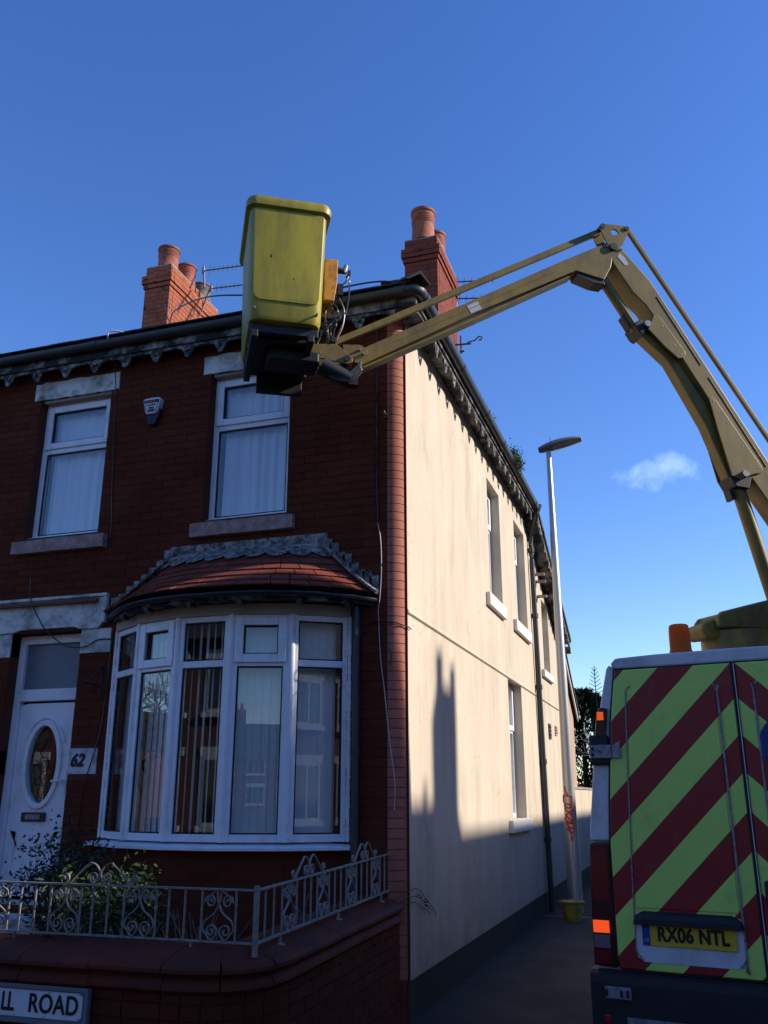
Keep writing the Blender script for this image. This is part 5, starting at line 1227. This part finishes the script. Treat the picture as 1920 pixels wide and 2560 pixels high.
# cab glass and mirrors
lpart(MB().add([(-.78, 3.84, 2.30), (.78, 3.84, 2.30), (.84, 4.64, 1.44), (-.84, 4.64, 1.44)], [(0, 1, 2, 3)]), "windscreen", 'darkglass', van)
for sg in (-1, 1): lpart(MB().add([(sg * .885, 3.0, 1.95), (sg * .885, 3.7, 1.95), (sg * .935, 4.3, 1.46), (sg * .94, 3.0, 1.46)], [(0, 1, 2, 3)]), "side_window", 'darkglass', van); lpart(MB().box(*sorted((sg * .97, sg * 1.16)), 3.9, 3.98, 1.40, 1.75), "mirror", 'vanblack', van, bevel=.02)
bc = lpart(MB().lathe([(.070, 2.452), (.070, 2.475), (.066, 2.485), (.064, 2.60), (.060, 2.635), (.050, 2.642), (.047, 2.63), (.056, 2.60), (.058, 2.49)], (-.318, .16, 0), 24), "beacon", 'beacon', van, smooth=True)
lpart(MB().lathe([(.030, 2.455), (.030, 2.50), (.022, 2.51), (.018, 2.56)], (-.318, .16, 0), 12), "beacon_lamp", 'orange', bc)

# ================================================================== BOOM LIFT (own axes: x along the boom towards the van, y away from the street, z up)
TH = R_(31)
bl = thing("boom_lift", "yellow folding boom with a tall yellow work basket raised from the van roof", "boom lift", (-.05, -1.15, 0), TH)
def bplate(poly, y0, y1, name, mat='byellow', bev=.006, parent=None):
    return lpart(MB().prism(poly, y0, y1, 'y'), name, mat, parent or bl, bevel=bev)
def line(a, b, t): return (a[0] + (b[0] - a[0]) * t, a[1] + (b[1] - a[1]) * t)
# forearm
fa = bplate([(-.02, 4.945), (1.82, 6.045), (2.25, 6.290), (2.295, 6.16), (2.268, 6.04), (2.19, 5.90), (1.925, 5.955), (1.0, 5.425), (.03, 4.83), (-.03, 4.85)], 0, .15, "forearm", bev=.008)
bplate([(.92, 5.475), (1.015, 5.530), (1.050, 5.465), (.955, 5.410)], -.0022, -.0005, "reflective_tape", 'palesteel', 0, fa)
bplate([(.05, 4.835), (1.0, 5.395), (1.90, 5.93), (1.90, 5.915), (1.0, 5.37), (.05, 4.815)], .02, .13, "underside_flange", 'byellow', .003, fa)
bplate([(1.93, 5.952), (2.19, 5.897), (2.20, 5.86), (2.10, 5.865), (1.94, 5.915)], .01, .14, "knuckle_gusset", 'grime', .004, fa)
bplate([(-.12, 4.99), (.02, 5.005), (.075, 4.975), (.09, 4.93), (.05, 4.905), (-.04, 4.86), (-.10, 4.87)], -.008, -.0005, "pivot_cheek", 'byellow', .003, fa)
# levelling rod over the forearm
def bar2(p, q, w, y0, y1, name, mat='byellow', parent=None):
    d = Vector((q[0] - p[0], q[1] - p[1])).normalized(); n = Vector((-d.y, d.x)) * (w / 2)
    return bplate([(p[0] - n.x, p[1] - n.y), (q[0] - n.x, q[1] - n.y), (q[0] + n.x, q[1] + n.y), (p[0] + n.x, p[1] + n.y)], y0, y1, name, mat, .004, parent)
bar2((-.19, 5.025), (2.215, 6.435), .052, .045, .085, "levelling_rod")
# knuckle triangle with its hole, two cheeks
tri_c = (2.325, 6.395)
def tri_ring(n=36):
    V = [(2.205, 6.455), (2.445, 6.468), (2.36, 6.26), (2.255, 6.25)]; out = []
    V = [(2.18, 6.44), (2.21, 6.472), (2.45, 6.480), (2.475, 6.45), (2.385, 6.27), (2.33, 6.215), (2.26, 6.225)]
    for i in range(n):
        a = 2 * math.pi * i / n; d = Vector((math.cos(a), math.sin(a))); best = None
        for p, q in zip(V, V[1:] + V[:1]):
            e = Vector((q[0] - p[0], q[1] - p[1])); w = Vector((p[0] - tri_c[0], p[1] - tri_c[1])); den = d.x * e.y - d.y * e.x
            if abs(den) < 1e-9: continue
            t_ = (w.x * e.y - w.y * e.x) / den; s_ = (w.x * d.y - w.y * d.x) / den
            if t_ > 0 and -1e-6 <= s_ <= 1 + 1e-6: best = t_ if best is None else min(best, t_)
        out.append((tri_c[0] + d.x * best, tri_c[1] + d.y * best))
    return out
for y0 in (-.012, .128):
    m = MB(); plate_hole(m, tri_ring(), [(tri_c[0] + .036 * math.cos(2 * math.pi * i / 36), tri_c[1] + .036 * math.sin(2 * math.pi * i / 36)) for i in range(36)], y0, y0 + .016); lpart(m, "knuckle_plate", 'byellow', bl)
for p, r0 in (((2.21, 6.443), .024), ((2.445, 6.452), .022), ((2.30, 6.245), .035)): lpart(MB().cone((p[0], -.022, p[1]), (p[0], .155, p[1]), r0, r0, 14), "pivot_pin", 'grime', bl, smooth=True)
# lower arm
la = bplate([(2.35, 6.285), (2.640, 5.945), (3.066, 5.216), (3.574, 4.326), (4.36, 2.98), (4.20, 2.90), (3.39, 4.165), (3.30, 4.433), (3.08, 4.845), (2.88, 5.195), (2.57, 5.70), (2.455, 5.812), (2.285, 6.09), (2.27, 6.20)], .0, .19, "lower_arm", bev=.008)
bplate([(2.36, 6.20), (2.40, 6.16), (2.44, 6.09), (2.40, 6.075), (2.335, 6.155)], -.0022, -.0005, "label_plate", 'palesteel', 0, la)
# stiffening plates with rounded ends
def capsule(p, q, w, n=8):
    d = Vector((q[0] - p[0], q[1] - p[1])); a0 = math.atan2(d.y, d.x); out = []
    for i in range(n + 1): a = a0 - math.pi / 2 + math.pi * i / n; out.append((q[0] + w * math.cos(a), q[1] + w * math.sin(a)))
    for i in range(n + 1): a = a0 + math.pi / 2 + math.pi * i / n; out.append((p[0] + w * math.cos(a), p[1] + w * math.sin(a)))
    return out
for y0, y1 in ((-.012, -.0005), (.1905, .203)):
    bplate([(2.60, 5.545), (2.625, 5.60), (2.665, 5.61), (2.70, 5.575), (2.89, 5.285), (2.90, 5.25), (2.875, 5.215), (2.82, 5.205), (2.70, 5.31), (2.56, 5.46)], y0, y1, "stiffener", 'byellow', .005, la)
    bplate([(3.07, 4.85), (3.095, 4.87), (3.14, 4.84), (3.49, 4.275), (3.505, 4.235), (3.48, 4.205), (3.40, 4.185), (3.28, 4.13), (3.20, 4.16), (3.12, 4.56)], y0, y1, "stiffener", 'byellow', .005, la)
bplate([(2.50, 5.50), (2.56, 5.52), (2.84, 5.20), (3.07, 4.83), (3.30, 4.28), (3.25, 4.13), (3.20, 4.16), (3.04, 4.63), (2.755, 5.195), (2.49, 5.44)], .035, .155, "belly_cover", 'byellow', .01)
bplate([(2.44, 5.50), (2.50, 5.555), (2.585, 5.50), (2.52, 5.405), (2.48, 5.43)], .0, .19, "cylinder_clevis", 'grime', .008)
bplate([(2.36, 5.60), (2.39, 5.615), (2.45, 5.50), (2.425, 5.485)], .05, .14, "valve_block", 'grime', .006)
lpart(MB().cone((2.225, .075, 5.93), (2.49, .075, 5.48), .045, .045, 16), "ram", 'byellow', bl, smooth=True)
lpart(MB().cone((2.20, .04, 5.92), (2.20, .115, 5.92), .05, .05, 14), "ram_eye", 'grime', bl, smooth=True)
for p in ((2.555, 5.505), (3.325, 4.185)): lpart(MB().cone((p[0], -.03, p[1]), (p[0], .22, p[1]), .030, .030, 14), "pivot_pin", 'hinge', bl, smooth=True)
bplate([(3.19, 4.16), (3.30, 4.20), (3.40, 4.17), (3.36, 4.06), (3.24, 4.07)], .0, .19, "cylinder_clevis", 'grime', .008)
bplate([(3.20, 4.06), (3.235, 4.07), (3.26, 3.98), (3.22, 3.97)], .05, .14, "valve_block", 'grime', .006)
lpart(MB().cone((3.30, .09, 4.15), (3.555, .09, 2.98), .058, .058, 18), "lift_cylinder", 'byellow', bl, smooth=True)
bar2((2.47, 6.455), (4.60, 2.90), .034, .0, .034, "levelling_rod")
for k_, (o0, rr_) in enumerate(((.012, .009), (.032, .009), (.052, .007))):
    lpart(MB().tube(catmull([(.05, .16 + o0, 4.93), (.5, .162 + o0, 5.22), (1.2, .165 + o0, 5.64), (1.8, .165 + o0, 6.0), (2.15, .17 + o0, 6.18), (2.36, .205 + o0, 6.12), (2.55, .205 + o0, 5.86), (2.9, .205 + o0, 5.30), (3.4, .205 + o0, 4.42), (4.2, .205 + o0, 3.02)], 8), rr_, 6), "hydraulic_hose", 'hose', bl, smooth=True)
for (t_, z_) in ((2.63, 5.585), (2.70, 5.50), (2.80, 5.33), (2.86, 5.245), (3.11, 4.83), (3.22, 4.64), (3.34, 4.44), (3.46, 4.25), (.02, 4.955), (.05, 4.925), (2.24, 6.245), (2.38, 6.235), (-.30, 4.89), (-.5, 4.89)):
    lpart(MB().cone((t_, -.0135 if t_ > .5 else -.0275, z_), (t_, -.004, z_), .009, .011, 6), "bolt", 'hinge', bl)
for (p_, q_) in (((.3, 5.065), (1.75, 5.93)), ((2.68, 5.80), (3.04, 5.17)), ((3.10, 5.06), (3.55, 4.27))):
    lpart(MB().tube([(p_[0], -.001, p_[1]), (q_[0], -.001, q_[1])], .0035, 6), "weld_seam", 'byellow', bl)
# turret and pedestal on the van roof
lpart(MB().lathe([(.27, 2.46), (.27, 2.72), (.27, 2.80)], (3.0, -.10, 0), 28), "pedestal", 'byellow', bl, smooth=True)
lpart(MB().box(2.94, 3.9, -.28, .12, 2.46, 2.79), "pedestal_box", 'byellow', bl, bevel=.02)
bplate([(2.62, 2.81), (2.65, 2.855), (2.80, 2.905), (4.3, 3.31), (4.3, 2.85), (2.76, 2.75), (2.65, 2.735)], -.235, .0, "turret_frame", 'byellow', .02)
for y0_, y1_ in ((-.30, -.24), (.005, .06)): bplate([(2.735, 2.895), (2.77, 2.935), (3.30, 3.075), (4.55, 3.40), (4.58, 2.80), (3.30, 2.805), (2.725, 2.815)], y0_, y1_, "turret_cheek", 'byellow', .014)
lpart(MB().cone((4.28, -.32, 3.0), (4.28, .22, 3.0), .05, .05, 16), "pivot_pin", 'grime', bl)
# work basket
def rrect(cx_, cy_, hx_, hy_, r, z, n=5):
    out = []
    for sx_, sy_, a0 in ((1, 1, 0), (-1, 1, 90), (-1, -1, 180), (1, -1, 270)):
        for i in range(n + 1): a = R_(a0 + 90 * i / n); out.append((cx_ + sx_ * (hx_ - r) + r * math.cos(a), cy_ + sy_ * (hy_ - r) + r * math.sin(a), z))
    return out
bcx, bcy = -.604, .12
lv = [(.235, .37, .07, 4.972), (.262, .395, .07, 4.985), (.275, .407, .07, 5.02), (.300, .428, .075, 5.93), (.330, .455, .08, 5.945), (.335, .460, .08, 5.985), (.325, .452, .08, 6.02), (.300, .430, .08, 6.03), (.285, .415, .075, 6.015), (.280, .41, .07, 5.93), (.252, .38, .06, 5.03), (.2, .33, .05, 5.02)]
bsk = lpart(MB().loft([rrect(bcx, bcy, hx_, hy_, r, z) for hx_, hy_, r, z in lv]), "basket", 'basket', bl, smooth=True)
# raised panel on the street face and on the outer end
def face_panel(name, pts):  # pts ring around street face, slightly proud
    lpart(MB().loft([[(x, y_(z) - .0, z) for x, z in pts] for y_ in (lambda z: bcy - (.407 + .021 * (z - 5.02) / .91) - .001, lambda z: bcy - (.407 + .021 * (z - 5.02) / .91) - .009)]), name, 'basket', bl, bevel=.004)
def rp(x0, x1, z0, z1, r): return [(x0 + r, z0), (x1 - r, z0), (x1, z0 + r), (x1, z1 - r), (x1 - r, z1), (x0 + r, z1), (x0, z1 - r), (x0, z0 + r)]
def face_y(z): return bcy - (.407 + .021 * (z - 5.02) / .91)
def trap(e, z0, z1, r):
    wl = lambda z: .275 + .025 * (z - 5.02) / .91 - .028 - e
    q = [(bcx - wl(z0) + r, z0), (bcx + wl(z0) - r, z0), (bcx + wl(z0) - r * .3, z0 + r * .3), (bcx + wl(z0), z0 + r), (bcx + wl(z1), z1), (bcx - wl(z1), z1), (bcx - wl(z0), z0 + r), (bcx - wl(z0) + r * .3, z0 + r * .3)]
    return q
lpart(MB().loft([[(x, face_y(z) - d_, z) for x, z in trap(e_, 5.135 + e_, 5.915, .05)] for d_, e_ in ((.0005, 0), (.009, .004), (.010, .012))]), "face_panel", 'basket', bl, smooth=True)
# scuffs and a worn label patch on the street face
for (x_, z_, w_, h_) in ((bcx - .13, 5.50, .010, .022), (bcx + .05, 5.33, .006, .012)): lpart(MB().box(x_, x_ + w_, face_y(z_) - .0118, face_y(z_) - .0104, z_, z_ + h_), "scuff_mark", 'grime', bl)
for (t_, z_) in ((bcx - .25, 5.90), (bcx + .26, 5.90), (bcx - .235, 5.06), (bcx + .235, 5.06)): lpart(MB().cone((t_, bcy - .432, z_), (t_, bcy - .40, z_), .008, .010, 8), "rivet", 'hinge', bl)
gu = MB()
for yy in (-.20, .05, .30, .48): gu.box(bcx - .25, bcx + .25, yy - .03, yy + .03, 4.90, 4.971)
for i, yy in enumerate((-.20, .05, .30, .48)): lpart(MB().box(bcx - .25, bcx + .26, yy - .03, yy + .03, 4.90, 4.970), "floor_beam", 'grime', bl, bevel=.006)
for xx in (bcx - .22, bcx + .20): lpart(MB().box(xx - .025, xx + .025, -.27, .52, 4.84, 4.899), "floor_beam", 'grime', bl, bevel=.006)
lpart(MB().box(-.745, -.375, .455, .50, 4.735, 4.965), "toe_plate", 'grime', bl, bevel=.006)
lpart(MB().box(bcx - .20, bcx + .20, -.14, .44, 4.885, 4.968), "floor_tray", 'grime', bl, bevel=.01)
lpart(MB().box(bcx - .10, bcx + .30, -.04, .20, 4.79, 4.884), "rotator_housing", 'grime', bl, bevel=.015)
bplate([(-.62, 4.93), (-.17, 4.985), (-.15, 4.97), (-.035, 4.872), (-.04, 4.84), (-.08, 4.82), (-.35, 4.85), (-.62, 4.84)], -.02, .0 - .006, "basket_bracket", 'byellow', .004)
bplate([(-.62, 4.93), (-.17, 4.985), (-.15, 4.97), (-.035, 4.872), (-.04, 4.84), (-.08, 4.82), (-.35, 4.85), (-.62, 4.84)], .156, .172, "basket_bracket", 'byellow', .004)
lpart(MB().cone((-.085, -.035, 4.865), (-.085, .19, 4.865), .026, .026, 14), "pivot_pin", 'grime', bl, smooth=True)
lpart(MB().cone((-.19, -.03, 5.015), (-.19, .17, 5.015), .022, .022, 14), "pivot_pin", 'grime', bl, smooth=True)
lpart(MB().cone((-.28, .02, 4.80), (-.05, .02, 4.70), .075, .06, 14), "rotator_motor", 'grime', bl, smooth=True)
lpart(MB().box(-.09, .01, -.0, .08, 4.66, 4.73), "hose_clamp", 'grime', bl)
cb = lpart(MB().prism([(-.282, 5.72), (-.172, 5.725), (-.178, 5.50), (-.20, 5.345), (-.285, 5.345)], -.05, .22, 'y'), "control_box", 'orange', bl, bevel=.006)
lpart(MB().cone((-.172, .0, 5.66), (-.115, .0, 5.655), .028, .022, 10), "joystick_boot", 'grime', cb); lpart(MB().cone((-.115, .0, 5.64), (-.10, .0, 5.71), .020, .018, 10), "joystick", 'hinge', cb)
lpart(MB().box(-.17, -.125, -.03, .05, 5.42, 5.52), "valve", 'grime', cb)
lpart(MB().box(-.085, -.065, -.02, .02, 5.615, 5.66), "hose_union", 'grime', cb)
hz = random.Random(3)
hoses = [[(-.10, .0, 5.60), (-.075, .0, 5.62), (-.07, .0, 5.50), (-.09, .01, 5.30), (-.14, .02, 5.12), (-.20, .03, 4.98)], [(-.15, .0, 5.50), (-.10, -.01, 5.56), (-.078, -.01, 5.62)], [(-.16, .0, 5.42), (-.11, .0, 5.30), (-.12, .0, 5.16), (-.17, .0, 5.02)]]
for i in range(6):
    x0 = -.275 + .018 * i; hoses.append([(x0, hz.uniform(-.03, .15), 5.36), (x0 + hz.uniform(-.03, .05), hz.uniform(-.05, .1), 5.22), (x0 - .02 + hz.uniform(-.02, .04), hz.uniform(-.03, .1), 5.10), (x0 - .02 + hz.uniform(-.03, .05), hz.uniform(0, .1), 4.97)])
for i in range(5):
    o_ = .012 * i; hoses.append([(-.33 + o_, .02, 4.82 - o_), (-.22 + o_, -.02, 4.735 - o_ * 1.2), (-.10 + o_, -.03, 4.72 - o_), (-.02 + o_, -.02, 4.79 - o_ * .6), (.03, .0, 4.86)])
hoses.append([(-.21, .0, 5.36), (-.17, -.02, 5.30), (-.165, -.02, 5.22), (-.19, -.02, 5.22), (-.20, 0, 5.30)])
for q in hoses: lpart(MB().tube(catmull(q, 7), .0065, 6), "hose", 'hose', bl, smooth=True)

# ================================================================== HOUSES ACROSS THE STREETS (they shade the wall and show in the window glass)
def far_house(label, x0, x1, y0, y1, eave, ridge, axis, face, chims=(), gable=False):
    h = thing("terraced_house", label, "house", ((x0 + x1) / 2, (y0 + y1) / 2, 0), 0, "houses across the streets")
    part(MB().box(x0, x1, y0, y1, -.1, eave), "wall", 'farbrick', h)
    if axis == 'y':
        xm = (x0 + x1) / 2; part(MB().prism([(x0 - .25, eave), (xm, ridge), (x1 + .25, eave)], y0, y1, 'y'), "roof", 'slate', h)
    else:
        ym = (y0 + y1) / 2; part(MB().prism([(y0 - .25, eave), (ym, ridge), (y1 + .25, eave)], x0, x1, 'x'), "roof", 'slate', h)
    # windows on the street face
    L0, L1 = (y0, y1) if face in 'WE' else (x0, x1); n = max(1, int((L1 - L0) / (2.4 if face == 'N' else 3.4)))
    for i in range(n):
        c = L0 + (L1 - L0) * (i + .5) / n
        for z0_, z1_ in ((.9, 2.6), (3.7, 5.1)):
            a, b = c - .9, c + .9
            if face == 'W': fr_, gl_ = MB().box(x0 - .05, x0 - .001, a, b, z0_, z1_), MB().box(x0 - .062, x0 - .051, a + .09, b - .09, z0_ + .1, z1_ - .1)
            else: fr_, gl_ = MB().box(a, b, y1 + .001, y1 + .05, z0_, z1_), MB().box(a + .09, b - .09, y1 + .051, y1 + .062, z0_ + .1, z1_ - .1)
            w = part(fr_, "window", 'farwhite', h); part(gl_, "pane", 'darkglass', h)
            for q in (-.3, .3):
                if face == 'W': part(MB().box(x0 - .075, x0 - .063, c + q - .035, c + q + .035, z0_ + .1, z1_ - .1), "mullion", 'farwhite', h)
                else: part(MB().box(c + q - .035, c + q + .035, y1 + .063, y1 + .075, z0_ + .1, z1_ - .1), "mullion", 'farwhite', h)
            if face != 'W': part(MB().box(a - .1, b + .1, y1 + .001, y1 + .12, z0_ - .14, z0_ - .002), "sill", 'farwhite', h); part(MB().box(a - .1, b + .1, y1 + .001, y1 + .04, z1_ + .002, z1_ + .22), "lintel", 'farwhite', h)
    for (cx_, cy_, wx, wy, zt, pots) in chims:
        c = part(MB().box(cx_ - wx / 2, cx_ + wx / 2, cy_ - wy / 2, cy_ + wy / 2, eave, zt), "chimney", 'farbrick', h)
        for (px, py, r0, hh) in pots: part(MB().lathe([(r0, 0), (r0 * .85, hh), (r0, hh)], (px, py, zt), 12), "chimney_pot", 'pot', h)
    return h
TY, TZ = 13.0 * math.tan(SUN_AZ), 13.0 * math.tan(SUN_EL) / math.cos(SUN_AZ)     # how far the shade is thrown from the ridge at x = 13 to the cream wall
far_house("corner house opposite the cream wall, its ridge highest of the row", 9.6, 16.4, -7.0, -1.0 + TY, 5.6, 1.86 + TZ, 'y', 'W')
far_house("middle house of the opposite row, with the chimney that shades the cream wall", 9.6, 16.4, -.98 + TY, 1.55 + TY, 5.6, 1.55 + TZ, 'y', 'W', [(13.0, 1.18 + TY, .6, .72, 2.42 + TZ, ((13, 1.02 + TY, .13, .42), (13, 1.52 + TY, .11, .36)))])
far_house("long low house further along the opposite row", 9.6, 16.4, 1.57 + TY, 26, 5.5, 1.28 + TZ, 'y', 'W')
pp = MB().lathe([(.06, 1.2 + TZ), (.06, 1.68 + TZ)], (13.0, .48 + TY, 0), 10).obj("vent_pipe", 'potdark'); tag(pp, "short vent pipe on the roof ridge of the opposite row", "pipe")
for i, (dx, lab) in enumerate(((0, "red brick house across the main road, facing the front door"), (-7.5, "red brick house across the main road, left of the one facing the door"), (15, "red brick house across the main road beyond the side street"), (-15, "farthest left red brick house across the main road"), (22.5, "red brick house across the main road, second beyond the side street"), (30, "red brick house across the main road, third beyond the side street"))):  # houses furthest right are added to block the yellow horizon in the bay glass
    far_house(lab, -7.5 + dx, -.05 + dx, -22.5, -15, 5.6, 8.8, 'x', 'N', [(-3.5 + dx, -18.7, 1.2, .6, 9.8, ((-3.8 + dx, -18.7, .14, .5), (-3.3 + dx, -18.7, .14, .5)))])
for i, dx in enumerate((-30, -18, -6, 6, 18)):
    far_house(["far brick house at the left end of the distant street", "far brick house left of the distant street's middle", "far brick house in the middle of the distant street", "far brick house right of the distant street's middle", "far brick house at the right end of the distant street"][i], dx, dx + 11.9, -92, -84, 5.2, 8.0 + (i % 2) * .8, 'x', 'N', [(dx + 3, -88, 1.4, .7, 10.2, ((dx + 2.7, -88, .2, .6), (dx + 3.3, -88, .2, .6)))])
def bare_tree(label, c, h, seed):
    global mb, rd
    rd = random.Random(seed); mb = MB(); t = thing("bare_tree", label, "tree", c, 0, "bare trees along the main road"); c = Vector(c)
    part(MB().cone(c, c + Vector((0, 0, h * .35)), .2, .13, 8), "trunk", 'bark', t)
    for _ in range(4): grow(c + Vector((0, 0, h * .33)), Vector((rd.gauss(0, .4), rd.gauss(0, .4), 1)).normalized(), h * .24, .07, 5)
    part(mb, "crown", 'bark', t)
bare_tree("bare tree across the road, left of the houses", (-22, -9.0, -.1), 5.4, 21)
bare_tree("bare tree across the road, farther left", (-27, -12.5, -.1), 6.2, 22)
bare_tree("bare tree across the road, farthest left", (-34, -13.5, -.1), 6.5, 23)
for i, y_ in enumerate((-48, -30, -12)):  # added row, out of view, covering the yellow horizon band in the bay glass
    far_house(["brick house far down the main road to the left, nearest the trees", "brick house far down the main road to the left, middle one", "brick house far down the main road to the left, last one"][i], -78, -70, y_, y_ + 17.9, 5.4, 9.0, 'y', 'W')
